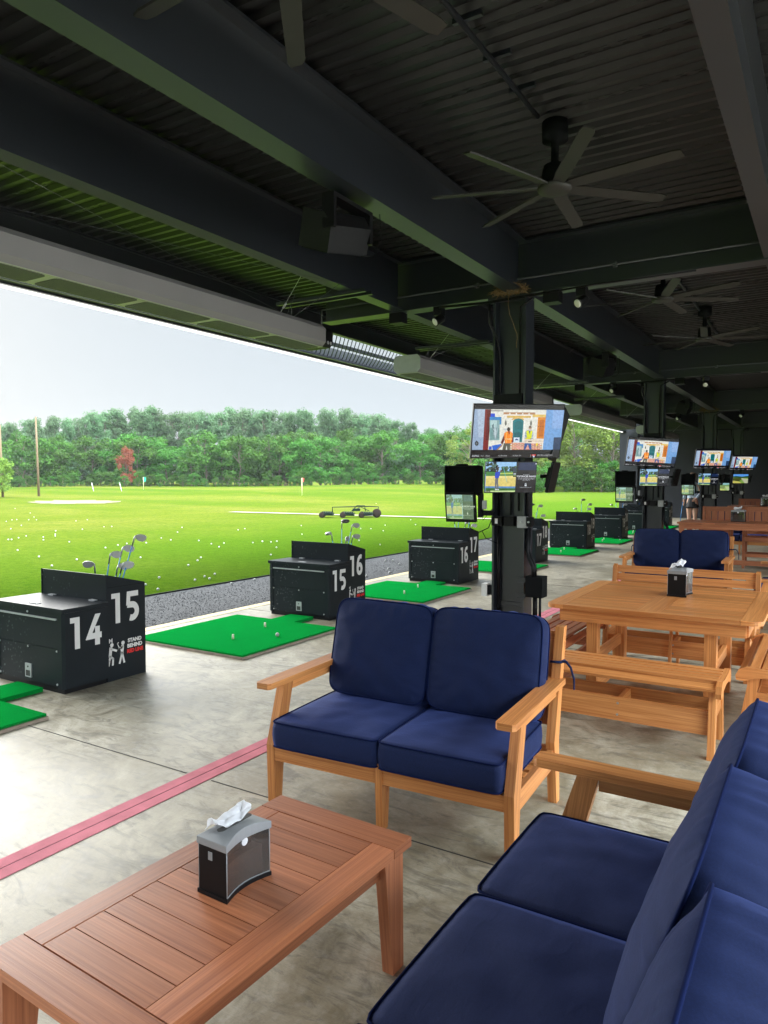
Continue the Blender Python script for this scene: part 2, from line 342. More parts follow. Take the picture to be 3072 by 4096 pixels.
_e.inputs[1].default_value = .25; _m = N(_t, 'ShaderNodeMix', data_type='RGBA', blend_type='MULTIPLY'); _m.inputs[0].default_value = .55; _oc = N(_t, 'ShaderNodeTexCoord'); _t.links.new(_a.outputs[0], _m.inputs[6]); _t.links.new(ramp(_t, noise_n(_t, _oc.outputs['Object'], 38, 6, .7), [(.3, (.35, .35, .38)), (.62, (1, 1, 1))]), _m.inputs[7]); _t.links.new(_m.outputs[2], _e.inputs[0])
_g = N(_t, 'ShaderNodeBsdfGlossy'); _g.inputs[0].default_value = (.04, .04, .04, 1); _g.inputs[1].default_value = .25
_s = N(_t, 'ShaderNodeAddShader'); _t.links.new(_e.outputs[0], _s.inputs[0]); _t.links.new(_g.outputs[0], _s.inputs[1]); _t.links.new(_s.outputs[0], _o.inputs[0])

def text_mb(txt, size, M, bold=.0, xs=1.0, align='CENTER'):
    """lettering as a flat mesh builder, drawn in the plane of M"""
    cu = bpy.data.curves.new('lettering', 'FONT'); cu.body = txt; cu.size = size; cu.offset = bold; cu.align_x = align; cu.align_y = 'CENTER'; cu.resolution_u = 6; cu.space_character = 1.0
    o = bpy.data.objects.new('lettering', cu); COL.objects.link(o)
    bpy.context.view_layer.update(); dg = bpy.context.evaluated_depsgraph_get(); me = bpy.data.meshes.new_from_object(o.evaluated_get(dg))
    vs_ = [M @ Vector((v.co.x * xs, v.co.y, v.co.z)) for v in me.vertices]; fs = [tuple(p.vertices) for p in me.polygons]
    bpy.data.objects.remove(o); bpy.data.meshes.remove(me); bpy.data.curves.remove(cu)
    return vs_, fs
def add_text(mb, txt, size, M, bold=0, xs=1.0, align='CENTER'):
    v, f = text_mb(txt, size, M, bold, xs, align); b = len(mb.v); mb.v += [tuple(mb.M @ q) for q in v]
    for q in f: mb.face([b + i for i in q])

# ------------------------------------------------------------------ ground
def terr(x, y):
    d = -.525 * x + .85 * y
    s = max(0, min(1, (d - 34) / 70)); s = s * s * (3 - 2 * s)
    h = s * (.95 + .5 * noise.noise(Vector((x * .03, y * .03, 1)))) - .055
    if x < -9.5: h += .04 * min(1, (-9.5 - x) / 6) * noise.noise(Vector((x * .12, y * .12, 3)))
    if d > 110: h += (d - 110) * .004
    return h
b = MB(); b.s = True
xs = [-600, -500, -420, -350, -300] + [-260 + 4 * i for i in range(61)] + [-18, -16, -14, -12, -10, -8.45, 0, 20, 60, 120, 220]
ys = [-200, -120, -60, -30] + [-20 + 4 * i for i in range(71)] + [290, 330, 400, 500, 700]
g = [[b.V((x, y, terr(x, y))) for y in ys] for x in xs]
for i in range(len(xs) - 1):
    for j in range(len(ys) - 1): b.face((g[i][j], g[i+1][j], g[i+1][j+1], g[i][j+1]))
b.build('grass_field', GRASS, kind='structure')
b = MB(); b.box(-6.5, 14, -8, 40, -.25, 0); b.build('floor', CONC, kind='structure')
b = MB(); b.box(14, 90, -60, 90, -.25, -.012); b.build('bounce_pavement', mat('bounce_asphalt', (.30, .29, .27), .85, vary=.15), kind='structure')  # unseen paving added so light bounced in under the roof stays neutral
b = MB(); b.box(-8.42, -6.5, -8, 40, -.2, -.03); b.build('gravel_strip', GRAVEL, kind='structure')
b = MB(); b.box(-8.445, -8.42, -8, 40, -.2, -.01); tag(b.build('edging_strip', MATTE), 'thin black plastic edging between the gravel and the grass', 'edging')
b = MB(); b.box(-6.499, -6.36, -8, 40, .001, .004); b.build('yellow_edge_line', CONC_E, kind='structure')
b = MB()
for a0, a1 in ((-3.040, -2.968), (-2.960, -2.886)): b.box(a0, a1, -8, 40, .001, .004)
b.build('red_line', REDP, kind='structure')
b = MB(); b.box(-2.9675, -2.9605, -8, 40, .0005, .0022)
for y in (-1.3, 2.83, 6.96, 11.1, 15.2, 19.3, 23.4, 27.5, 31.6):
    b.box(-6.35, -3.06, y - .0035, y + .0035, .0005, .0022); b.box(-2.865, 14, y - .0035, y + .0035, .0005, .0022)
b.box(.395, .402, -8, 40, .0025, .004)
b.build('floor_joints', JOINT, kind='structure')
# stones lying on the gravel, too many to count
b = MB(); rnd = random.Random(3)
for i in range(14000):
    x, y = rnd.uniform(-8.4, -6.52), 2 + 24 * rnd.random() ** 1.4; r_ = rnd.uniform(.005, .013); c = Vector((x, y, -.028)); a = rnd.random() * 6
    u, v_ = Vector((math.cos(a), math.sin(a), 0)) * r_, Vector((-math.sin(a), math.cos(a), 0)) * r_ * .7; t_ = Vector((0, 0, r_ * .8))
    q = [b.V(c + u), b.V(c + v_), b.V(c - u), b.V(c - v_), b.V(c + t_ + u * .3)]
    for k in range(4): b.face((q[k], q[(k+1) % 4], q[4]))
o = b.build('loose_gravel', GRAVEL, kind='stuff'); tag(o, 'loose grey gravel stones covering the strip beside the slab', 'gravel')
# path across the range
b = MB(); pts = [(at(925/4, 2046/4), 1.0), (at(1290/4, 2056/4), 1), (at(1700/4, 2066/4), 1), (at(2300/4, 2080/4), 1), (at(2600/4, 2092/4), 1)]
P = [p for p, _ in pts]
for a_, c_ in zip(P, P[1:]):
    k = 8
    for i in range(k):
        p, q = a_.lerp(c_, i / k), a_.lerp(c_, (i + 1) / k); n_ = Vector((-(q - p).y, (q - p).x, 0)).normalized() * .3
        Z = lambda v: (v.x, v.y, terr(v.x, v.y) + .03)
        b.face([b.V(Z(t)) for t in (p - n_, q - n_, q + n_, p + n_)])
b.build('gravel_path', mat('pale_path', (.23, .21, .14), .9, vary=.2, vscale=1), kind='structure')
# sandy bare patches
b = MB(); c = at(75, 503.5); cc = b.V((c.x, c.y, terr(c.x, c.y) + .03))
ring = [(c.x + math.cos(k*PI/16) * 3.6 * (1 + .25 * math.sin(k * 1.9)), c.y + math.sin(k*PI/16) * 2.6 * (1 + .2 * math.sin(k * 2.7))) for k in range(32)]
ring = [b.V((x, y, terr(x, y) + .03)) for x, y in ring]
for k in range(32): b.face((ring[k], ring[(k + 1) % 32], cc))
b.build('bare_earth', mat('bare_earth', (.12, .105, .04), .95, vary=.2), kind='structure')

# ------------------------------------------------------------------ the pavilion
pav = thing('range_pavilion', 'long open golf range pavilion with black steel beams and corrugated metal roof', 'pavilion')
CY = [7.95, 16.0, 24.2, 32.3]
def ibeam(b, p0, p1, h, wd, tf=.022, tw=.012):
    """I section with its underside on the line p0-p1"""
    p0, p1 = Vector(p0), Vector(p1); up = Vector((0, 0, 1))
    b.bar(p0 + up * tf / 2, p1 + up * tf / 2, wd, tf); b.bar(p0 + up * (h - tf / 2), p1 + up * (h - tf / 2), wd, tf); b.bar(p0 + up * h / 2, p1 + up * h / 2, tw, h - 2 * tf)
# roof deck: ribbed steel, ribs across the building
b = MB(); x0, x1 = -7.18, 4.6; y = -8; z = 4.42
prof = []
while y < 34.6:
    prof += [(y, z), (y + .045, z), (y + .07, z + .038), (y + .125, z + .038), (y + .15, z)]; y += .15
prof.append((y, z))
for (ya, za), (yb, zb) in zip(prof, prof[1:]):
    if abs(ya - yb) > 1e-6: b.face([b.V(p) for p in ((x0, ya, za), (x0, yb, zb), (x1, yb, zb), (x1, ya, za))])
b.box(x0, x1, -8, 34.6, z + .05, z + .2)
# stamped marks along the low ribs
k = 0; y = -8
while y < 17:
    if k % 4 == 1 and y > 1:
        for i in range(90):
            xx = x0 + .1 + i * .12
            b.box(xx, xx + .055, y + .003, y + .009, z - .004, z + .001); b.box(xx + .02, xx + .07, y + .034, y + .040, z - .004, z + .001)
    y += .15; k += 1
b.build('roof_deck', DECK, pav)
for X, wd in ((-3.1, .2), (-4.70, .17), (-.515, .15), (3.2, .2)):
    ys_ = [-8.0] + CY + [34.6]
    for i in range(len(ys_) - 1):
        b = MB(); ibeam(b, (X, ys_[i] + (.23 if i else 0), 3.8), (X, ys_[i + 1] - .005 + (0 if i < 4 else 0), 3.8), .6, wd)
        for yy in (ys_[i] + .26,) if i else ():
            b.box(X - .06, X + .06, yy - .02, yy - .01, 3.85, 4.35)
        b.build('long_beam', BEAM, pav, bevel=.003)
for Y in [-.15] + CY:
    b = MB(); ibeam(b, (-5.9, Y + .11, 3.79), (4.4, Y + .11, 3.79), .62, .22); bm_ = b.build('cross_beam', BEAM, pav, bevel=.003)
    b = MB(); b.tube([(-5.87, Y - .03, 3.55), (-5.87, Y - .03, 3.945), (-5.6, Y - .03, 3.955), (4.2, Y - .03, 3.955)], .011, 8)
    for xx in (-4.9, -3.6, -2.0, -.6, 1): b.box(xx - .02, xx + .02, Y - .045, Y + .0, 3.93, 3.98)
    b.build('pipe', PIPEM, bm_)
    b = MB()
    for (dz, dy) in ((.0, 0), (.018, -.02)): b.tube([(-4.1, Y - .01 + dy, 3.775 - dz), (-3.5, Y - .03 + dy, 3.745 - dz), (-2.9, Y - .03 + dy, 3.76 - dz), (-2.2, Y - .02 + dy, 3.772), (-1.2, Y + .02, 3.78)], .009, 6)
    b.build('cable', BLACK, bm_)
# outer edge: netting bay, edge beam and light strip
b = MB(); ibeam(b, (-7.24, -8, 4.15), (-7.24, 34.6, 4.15), .27, .10); b.box(-7.30, -7.185, -8, 34.6, 4.422, 4.62); b.build('edge_beam', BEAM, pav)
b = MB(); b.box(-8.36, -8.2, -8, 34.6, 3.935, 4.20); b.box(-8.2, -8.08, -8, 34.6, 3.96, 4.0); b.build('gutter_beam', BEAM, pav, bevel=.01)
b = MB(); b.box(-8.30, -8.25, -8, 34.55, 3.912, 3.933); b.build('light_strip', LIT, pav)
b = MB(); b.box(-7.76, -7.70, -8, 34.6, 4.10, 4.16); b.build('net_rail', BEAM, pav)
b = MB()
stp = .12; nx_ = 8; xa, xb = -8.12, -7.30
def strand(p, q, r_=.0085):
    d = (Vector(q) - Vector(p)).normalized(); s_ = d.cross(Vector((0, 0, 1))).normalized() * r_
    b.face([b.V(Vector(p) - s_), b.V(Vector(q) - s_), b.V(Vector(q) + s_), b.V(Vector(p) + s_)])
y = 2.0; dx = (xb - xa) / nx_
while y < 34:
    for i in range(nx_):
        X0 = xa + i * dx; za = 4.0 + .15 * i / nx_ - .03 * math.sin(i / nx_ * PI); zb = 4.0 + .15 * (i + 1) / nx_ - .03 * math.sin((i + 1) / nx_ * PI)
        strand((X0, y, za), (X0 + dx, y + stp, zb)); strand((X0, y + stp, za + .002), (X0 + dx, y, zb + .002))
    y += stp
b.build('netting', BLACK, pav)
# walls
b = MB(); b.box(-8.4, 4.6, 34.6, 34.8, -.2, 4.65)
for xx in (-5.4, -2.2, 1.0): b.box(xx, xx + .006, 34.594, 34.6, 0, 4.4)
for zz in (1.2, 2.4): b.box(-7.5, 4.6, 34.594, 34.6, zz, zz + .006)
b.build('end_wall', WALLM, pav)
b = MB(); b.box(-7.75, -7.5, 34.2, 34.6, -.2, 4.1); b.build('corner_post', WALLM, pav)
b = MB(); b.box(4.6, 4.8, 13, 34.8, -.2, 4.65); b.build('back_wall', WALLM, pav)
# columns
for ci, Y in enumerate(CY):
    b = MB(); b.box(-3.40, -3.375, Y, Y + .27, 0, 3.76); b.box(-3.025, -3.0, Y, Y + .27, 0, 3.76); b.box(-3.375, -3.025, Y + .125, Y + .14, 0, 3.76)
    b.box(-3.46, -2.94, Y - .02, Y + .29, 3.76, 3.788); b.box(-3.45, -2.95, Y - .04, Y + .31, .001, .022)
    c = b.build('column', BEAM, pav, bevel=.003, label=['nearest black steel column carrying the screens', 'second black steel column', 'third black steel column', 'farthest black steel column'][ci])
    b = MB(); b.tube([(-3.345, Y + .08, .02), (-3.345, Y + .08, 1.12)], .018, 8); b.tube([(-3.345, Y + .08, 1.24), (-3.345, Y + .08, 3.1), (-3.36, Y + .04, 3.3), (-3.43, Y - .03, 3.5), (-3.43, Y - .05, 3.72)], .016, 8)
    b.tube([(-3.09, Y + .06, 1.3), (-3.09, Y + .06, 3.5), (-3.06, Y, 3.65), (-2.9, Y - .03, 3.72)], .013, 8)
    b.tube([(-2.98, Y + .05, 1.1), (-2.98, Y + .05, 1.62), (-3.02, Y + .0, 1.75)], .02, 8)
    b.tube([(-2.975, Y + .1, 1.1), (-2.975, Y + .1, .86), (-2.95, Y + .08, .78), (-2.89, Y + .06, .68), (-2.885, Y + .06, .55)], .022, 8)
    b.tube([(-2.975, Y + .04, 1.1), (-2.975, Y + .04, .84), (-2.95, Y + .02, .76), (-2.89, Y + .0, .66), (-2.885, Y + .0, .55)], .022, 8)
    b.tube([(-2.89, Y + .08, .31), (-2.89, Y + .08, .02)], .03, 8); b.tube([(-2.83, Y + .08, .31), (-2.83, Y + .08, .02)], .016, 8)
    b.tube([(-3.20, Y + .09, 1.25), (-3.20, Y + .09, 1.55)], .012, 6)
    b.build('conduit', BLACK, c)
    b = MB(); b.box(-2.97, -2.77, Y - .03, Y + .15, .31, .55); b.build('junction_box', MATTE, c, bevel=.004, label='large black junction box low on the column')
    for (xa_, xb_, za, zb, m_) in ((-3.39, -3.265, 1.125, 1.235, BLACK), (-3.235, -3.115, 1.125, 1.235, BLACK), (-3.07, -2.965, 1.11, 1.24, GALV), (-2.955, -2.90, 1.125, 1.235, BLACK)):
        b = MB(); b.box(xa_, xb_, Y - .045, Y + .05, za, zb); bx = b.build('outlet_box', m_, c, bevel=.004)
        if xa_ == -3.39: b = MB(); b.box(-3.345, -3.31, Y - .049, Y - .044, 1.15, 1.21); b.build('socket', WHITE, bx)
        if xa_ == -2.955 or xa_ == -3.07:
            b = MB(); b.tube([((xa_ + xb_) / 2, Y - .045, 1.18), ((xa_ + xb_) / 2, Y - .07, 1.18)], .012, 8); b.build('knob', STEEL, bx)
    b = MB(); b.box(-3.54, -3.47, Y + .02, Y + .12, .27, .42); b.build('outlet_box', WHITE, c, bevel=.006, label='white weatherproof outlet on the range side of the column')
    b = MB(); b.box(-3.48, -3.40, Y + .03, Y + .11, .29, .40); b.build('outlet_box', MATTE, c)
    b = MB()
    for zz in (.315, .50):
        b.box(-3.075, -2.975, Y - .03, Y - .004, zz - .03, zz - .022); b.box(-3.075, -2.975, Y - .03, Y - .004, zz + .022, zz + .03); b.box(-3.075, -2.975, Y - .008, Y - .003, zz - .022, zz + .022)
    b.box(-3.37, -3.03, Y + .10, Y + .12, .17, .215); b.box(-3.37, -3.03, Y + .09, Y + .12, .165, .172)
    b.build('strut_rail', BEAM, c)
    for q_ in ((-3.38, -3.04, Y - .012, Y + .03, 2.50, 2.66), (-3.35, -3.12, Y - .2, Y - .01, 2.16, 2.28), (-3.28, -3.16, Y - .13, Y - .01, 1.62, 1.74)):
        b = MB(); b.box(*q_); b.build('screen_bracket', BLACK, c, bevel=.003)

# ------------------------------------------------------------------ heaters hanging on rods
def heater(y0, y1, label):
    """local frame: x across, y along"""
    L = y1 - y0; t = thing('patio_heater', label, 'heater', (-5.60, y0, 3.32), 0, 'long infrared heaters hanging over the bays')
    w2, h, ch = .235, .27, .055
    oc = [(-w2 + ch, 0), (w2 - ch, 0), (w2, ch), (w2, h - ch), (w2 - ch, h), (-w2 + ch, h), (-w2, h - ch), (-w2, ch)]
    b = MB(); b.prism([(x, .002, z) for x, z in oc], (0, L - .004, 0)); b.build('housing', HEAT, t, bevel=.004)
    b = MB(); b.box(-w2 + ch - .012, w2 - ch + .012, .01, L - .01, -.006, -.001); b.build('bottom_frame', HEATU, t)
    n = max(2, round(L / .95)); s_ = L / n
    for i in range(n):
        b = MB(); ya, yb = i * s_ + .04, (i + 1) * s_ - .04; xw = w2 - ch - .012; rr = .05; pts = []
        for (cx_, cy_, a0) in ((xw - rr, yb - rr, 0), (-xw + rr, yb - rr, 90), (-xw + rr, ya + rr, 180), (xw - rr, ya + rr, 270)):
            pts += [(cx_ + rr * math.cos(R(a0 + k * 22.5)), cy_ + rr * math.sin(R(a0 + k * 22.5)), -.011) for k in range(5)]
        b.prism(pts, (0, 0, .004)); b.build('mesh_panel', HEATN, t)
    b = MB(); b.prism([(x * 1.01, -.006, z) for x, z in oc], (0, .006, 0)); b.build('end_plate', GALV, t, label='pale metal end plate')
    b = MB(); b.prism([(x * .9, L, z * .9 + .01) for x, z in oc], (0, .18, 0)); eb = b.build('control_box', BLACK, t)
    b = MB()
    for k in range(2): b.lathe([(.022, 0), (.022, .004)], 12, (.215, L + .07 + k * .06, .06), (1, 0, 0))
    b.build('socket', GALV, eb)
    b = MB()
    for yy in (.5, L - .5):
        b.box(-.12, 1.15, yy - .02, yy + .02, .438, .478); b.box(-.12, 1.15, yy + .12, yy + .16, .438, .478)
        for xx in (-.1, .1): b.tube([(xx, yy, .44), (xx, yy, .27)], .005, 6)
        b.tube([(.0, yy, .27), (.35, yy - .25, .46)], .003, 5); b.tube([(.1, yy, .27), (1.1, yy - .4, .45)], .003, 5)
    b.tube([(.1, .5, .27), (1.1, L - .8, .45)], .002, 5); b.tube([(.1, L - .5, .27), (1.1, .9, .45)], .002, 5)
    b.build('hanger', BEAM, t)
    for yy in (.65, L - .65):
        b = MB(); b.tube([(.02, yy, .27), (1.0, yy - .3, 1.08)], .0035, 5); b.lathe([(.011, 0), (.011, .07)], 8, (.12, yy - .03, .35), (.98, -.3, .81)); b.lathe([(.012, 0), (.012, .05)], 8, (.95, yy - .285, 1.04), (.98, -.3, .81)); b.build('wire', GALV, t)
    return t
heater(.9, 7.32, 'nearest long grey infrared heater, its mesh underside running to the left edge')
heater(9.75, 15.9, 'second long infrared heater with a pale end plate, behind the first column')
heater(18.2, 24.1, 'third infrared heater, seen small between the first and second columns')
heater(26.3, 32.0, 'farthest infrared heater, against the dark end wall')

# ------------------------------------------------------------------ loudspeakers on the centre beam
def speaker(Y, label):
    t = thing('loudspeaker', label, 'speaker', (-3.3, Y, 3.56), R(0), 'loudspeakers under the centre beam'); t.scale = (.88, .88, .88)
    b = MB(); b.M = Matrix.Rotation(R(20), 4, 'Y') @ Matrix.Rotation(R(12), 4, 'X')
    b.prism([(-.16, -.27, -.14), (.17, -.27, -.14), (.17, -.27, .08), (.08, -.27, .17), (-.16, -.27, .17)], (0, .56, 0)); b.build('cabinet', BLACK, t, bevel=.012)
    b = MB(); b.M = Matrix.Rotation(R(20), 4, 'Y') @ Matrix.Rotation(R(12), 4, 'X'); b.box(-.14, .15, -.25, .27, -.152, -.141); b.lathe([(.012, 0), (.012, .004)], 10, (.1, .2, -.152), (0, 0, -1)); b.build('grille', MATTE, t)
    b = MB(); b.box(.08, .2, -.29, -.25, -.05, .235); b.box(.08, .2, .27, .31, -.05, .235); b.box(.08, .2, -.25, .27, .2, .235); b.build('bracket', BLACK, t)
    b = MB(); pts = [(.23, .38, .24), (.235, .39, .08), (.23, .37, -.08), (.2, .3, -.15), (.14, .2, -.17)]; b.tube(pts, .004, 6); b.build('cable', MATTE, t)
    return t
speaker(4.62, 'black loudspeaker under the centre beam, left of the nearest fan')
speaker(12.3, 'black loudspeaker under the centre beam between the first and second columns')
speaker(20.3, 'black loudspeaker under the centre beam between the second and third columns')

# ------------------------------------------------------------------ spot lamps on the cross beams
def spot(x, Y, label, yaw=0):
    t = thing('spot_lamp', label, 'lamp', (x, Y + .02, 3.79), yaw, 'black spot lamps under the cross beams')
    b = MB(); b.box(-.055, .055, -.05, .05, -.1, .0); b.build('mount', BLACK, t, bevel=.003)
    b = MB(); b.lathe([(.03, -.06), (.05, -.055), (.055, .06), (.058, .07)], 16, (0, 0, -.15), (-.45, -.75, -.5)); hd = b.build('lamp_head', BLACK, t)
    b = MB(); b.lathe([(.046, .066), (.046, .074), (.03, .082)], 16, (0, 0, -.15), (-.45, -.75, -.5)); b.build('lens', LAMPG, hd)
    return t
def beam_box(x, Y):
    b = MB(); b.box(-.09, .09, -.03, .12, -.13, .01); o = b.build('junction_box', BLACK, None, bevel=.004, loc=(x, Y, 3.79)); return o
spot(-4.15, 8.0, 'round black spot lamp under the cross beam, left of the nearest column')
spot(-2.38, 8.0, 'round black spot lamp under the cross beam, right of the nearest column')
spot(-4.05, 16.05, 'black spot lamp left of the second column, behind the nearest column')
spot(-2.2, 16.05, 'black spot lamp right of the second column', R(30))
spot(-4.1, 24.25, 'small black spot lamp left of the third column')
spot(-2.3, 24.25, 'small black spot lamp right of the third column')
for x, Y, s_ in ((-4.75, 8.0, 'black junction box under the first cross beam near the heater end'), (-2.72, 8.0, 'black junction box under the first cross beam beside the bird nest'), (-4.8, 16.05, 'black junction box under the second cross beam on the range side'), (-2.7, 16.05, 'black junction box under the second cross beam beside its column')):
    tag(beam_box(x, Y), s_, 'junction box', 'junction boxes under the cross beams')

# ------------------------------------------------------------------ ceiling fans
def fan(x, Y, a0, label, zf=3.92):
    t = thing('ceiling_fan', label, 'ceiling fan', (x, Y, zf), 0, 'large seven blade ceiling fans')
    b = MB(); b.lathe([(.10, .50), (.10, .36), (.03, .35), (.03, .18), (.085, .17), (.10, .10), (.10, .02)], 20); b.build('motor', MATTE, t)
    b = MB(); b.lathe([(.12, .02), (.135, .0), (.125, -.025), (.06, -.035)], 24); b.build('hub_cap', BLADE, t)
    for k in range(7):
        a = a0 + k * 2 * PI / 7; M = Matrix.Rotation(a, 4, 'Z') @ Matrix.Rotation(R(-14), 4, 'X')
        b = MB(); b.M = M
        b.prism([(.10, -.04, 0), (.24, -.052, 0), (.9, -.05, 0), (.955, -.038, 0), (.96, .034, 0), (.9, .05, 0), (.24, .052, 0), (.10, .04, 0)], (0, 0, .012)); b.build('blade', BLADE, t, bevel=.003)
    return t
fan(-1.98, 2.42, R(74), 'ceiling fan cut off by the top edge, only blade tips showing')
fan(-1.87, 5.55, R(-7), 'nearest whole ceiling fan, grey with seven blades')
fan(-1.83, 9.6, R(-19), 'second ceiling fan, just beyond the first cross beam')
fan(-1.76, 12.6, R(20), 'smaller third ceiling fan, below and right of the second fan')
b = MB(); b.tube([(-1.95, -6, 4.37), (-1.92, 5.3, 4.37)], .018, 8); b.tube([(-1.8, 8.3, 4.37), (-1.85, 15.8, 4.37)], .018, 8)
for k in range(60):
    y = -5 + k * .45
    if y < 5.3 or 8.4 < y < 15.6: b.box(-1.99, -1.80, y, y + .03, 4.385, 4.418)
b.build('deck_conduit', BEAM, pav)
for (xx, y0_, y1_) in ((-.65, 8.3, 15.9),):
    b = MB(); b.tube([(xx, y0_, 4.37), (xx, y1_, 4.37)], .018, 8); b.build('deck_conduit', BEAM, pav)

# ------------------------------------------------------------------ bird nests
def nest(x, Y, z, s_, label, seed):
    rn = random.Random(seed); b = MB()
    for i in range(420):
        a = rn.random() * 2 * PI; r_ = .16 * s_ * math.sqrt(rn.random()); hz = rn.random() * .14 * s_ * (1 - (r_ / (.18 * s_)) ** 2)
        c = Vector((r_ * math.cos(a) * 1.3, r_ * math.sin(a) * .7, hz)); d = Vector((rn.uniform(-1, 1), rn.uniform(-1, 1), rn.uniform(-.5, .5))).normalized() * rn.uniform(.03, .09) * s_
        b.tube([c - d, c + Vector((0, 0, .008)), c + d], .0022 * s_, 3, cap=False)
    p = Vector((.02, -.16, 0)); pts = [p]
    for k in range(12): p = p + Vector((rn.uniform(-.012, .03), rn.uniform(-.01, .01), -.055)); pts.append(p)
    b.tube(pts, .003, 4)
    o = b.build('bird_nest', STRAW, None, loc=(x, Y, z)); tag(o, label, 'bird nest'); return o
nest(-3.15, 7.84, 3.79, .95, 'straw bird nest tucked on top of the nearest column', 4)
nest(-3.2, 24.05, 3.79, 1.2, 'small straw bird nest on top of the third column', 5)

# ------------------------------------------------------------------ screens
class Pic:
    """flat picture made of coloured patches, painted back to front"""
    def __init__(s, w_, h_, conv, seed=0): s.b = MB(); s.w, s.h, s.k, s.conv = w_, h_, 0, conv
    def P(s, x, y):
        u, v = s.conv(x, y); return ((u - .5) * s.w, -.0012 - s.k * .00012, (v - .5) * s.h)
    def poly(s, pts, c):
        s.b.c = tuple((q / 255) ** 2.2 for q in c); ids = [s.b.V(s.P(*p)) for p in pts]; 
        a = [s.b.v[i] for i in ids]; ar = sum(a[i][0] * a[(i+1) % len(a)][2] - a[(i+1) % len(a)][0] * a[i][2] for i in range(len(a)))
        s.b.face(ids if ar > 0 else ids[::-1]); s.k += 1
    def rect(s, x0, y0, x1, y1, c): s.poly([(x0, y0), (x1, y0), (x1, y1), (x0, y1)], c)
    def blob(s, x, y, rx, ry, c, n=12, jag=0, rn=random): s.poly([(x + rx * math.cos(2*PI*k/n) * (1 + jag * (rn.random() - .5)), y + ry * math.sin(2*PI*k/n) * (1 + jag * (rn.random() - .5))) for k in range(n)], c)
    def text(s, x, y, size, txt, c, align='LEFT', bold=.0, xs=1):
        s.b.c = tuple((q / 255) ** 2.2 for q in c); p = s.P(x, y)
        M = Matrix.Translation(p) @ Matrix.Rotation(PI / 2, 4, 'X'); add_text(s.b, txt, size, M, bold, xs, align); s.k += 1
def pic_news(w_, h_):
    p = Pic(w_, h_, lambda x, y: ((x - (155 - (y - 120) * .069)) / 1208, 1 - (y - 120) / 722))
    L = lambda y: 155 - (y - 120) * .069
    p.poly([(L(130) + 12, 130), (L(130) + 1196, 130), (L(835) + 1196, 835), (L(835) + 12, 835)], (16, 18, 24))
    p.poly([(165, 190), (1350, 195), (1310, 727), (128, 727)], (226, 226, 214))
    p.poly([(165, 190), (300, 192), (272, 727), (128, 727)], (150, 172, 200)); p.poly([(200, 191), (300, 192), (285, 560), (215, 560)], (172, 190, 212))
    p.poly([(300, 192), (378, 192), (342, 727), (272, 727)], (120, 26, 30)); p.poly([(330, 192), (378, 192), (352, 600), (312, 600)], (92, 16, 22))
    p.rect(372, 205, 540, 216, (120, 120, 115)); p.rect(372, 245, 430, 290, (24, 72, 205)); p.rect(360, 290, 515, 390, (52, 130, 190)); p.rect(360, 330, 492, 600, (128, 165, 165)); p.rect(372, 335, 455, 430, (176, 206, 206)); p.rect(372, 445, 490, 580, (108, 148, 148))
    rn = random.Random(2)
    for i in range(14): p.poly([(370 + rn.random() * 100, 320 + rn.random() * 200), (385 + rn.random() * 90, 400 + rn.random() * 150), (400 + rn.random() * 60, 520 + rn.random() * 90)], (70 + i * 9, 100 + i * 8, 105 + i * 8))
    p.rect(540, 228, 962, 262, (178, 132, 96)); p.rect(545, 256, 955, 272, (240, 236, 225))
    for x in (615, 700, 785, 870): p.rect(x, 236, x + 18, 256, (235, 228, 214))
    p.rect(585, 272, 925, 300, (214, 178, 92)); p.rect(925, 255, 1110, 290, (224, 190, 100)); p.rect(560, 262, 582, 300, (240, 236, 225)); p.rect(905, 262, 925, 305, (240, 236, 225))
    p.poly([(640, 330), (668, 302), (740, 292), (805, 305), (822, 340), (800, 332), (740, 312), (680, 325)], (216, 182, 108)); p.rect(642, 330, 664, 620, (240, 240, 232)); p.rect(808, 330, 830, 620, (240, 240, 232))
    p.poly([(664, 620), (664, 345), (690, 318), (740, 308), (790, 320), (810, 348), (790, 625)], (24, 116, 122)); p.poly([(690, 590), (682, 500), (740, 480), (785, 505), (778, 590)], (16, 94, 102)); p.poly([(688, 460), (686, 360), (740, 335), (792, 362), (786, 470), (740, 450)], (18, 102, 108))
    for x in (571, 907): p.blob(x, 372, 13, 34, (96, 98, 92), 8); p.rect(x - 3, 325, x + 3, 345, (70, 70, 66))
    p.poly([(1000, 292), (1106, 290), (1090, 578), (985, 576)], (214, 132, 34)); p.poly([(1022, 330), (1086, 328), (1074, 550), (1010, 550)], (188, 104, 22))
    for x in (1010, 1040, 1070): p.blob(x, 416, 6, 8, (90, 52, 20), 6)
    p.poly([(1110, 192), (1350, 195), (1310, 727), (1075, 727)], (112, 160, 214)); p.poly([(1200, 193), (1350, 195), (1330, 440), (1190, 440)], (136, 172, 222)); p.poly([(1222, 560), (1322, 558), (1310, 727), (1212, 727)], (38, 60, 92))
    p.blob(190, 640, 26, 32, (48, 54, 58), 10); p.blob(188, 640, 12, 15, (110, 120, 128), 8); p.rect(184, 600, 192, 622, (50, 52, 54))
    p.rect(545, 440, 600, 466, (190, 196, 200)); p.rect(680, 560, 757, 626, (208, 226, 240)); p.poly([(695, 590), (718, 574), (742, 590), (742, 598), (695, 598)], (30, 60, 120))
    for r_ in range(6):
        for k in range(9 - (r_ % 2)):
            x = 632 + k * 48 + (r_ % 2) * 22; p.rect(x, 632 + r_ * 16, x + 44, 645 + r_ * 16, (190 + (k * 37 + r_ * 11) % 40, 112 + (k * 29 + r_ * 17) % 40, 84 + (k * 13) % 30))
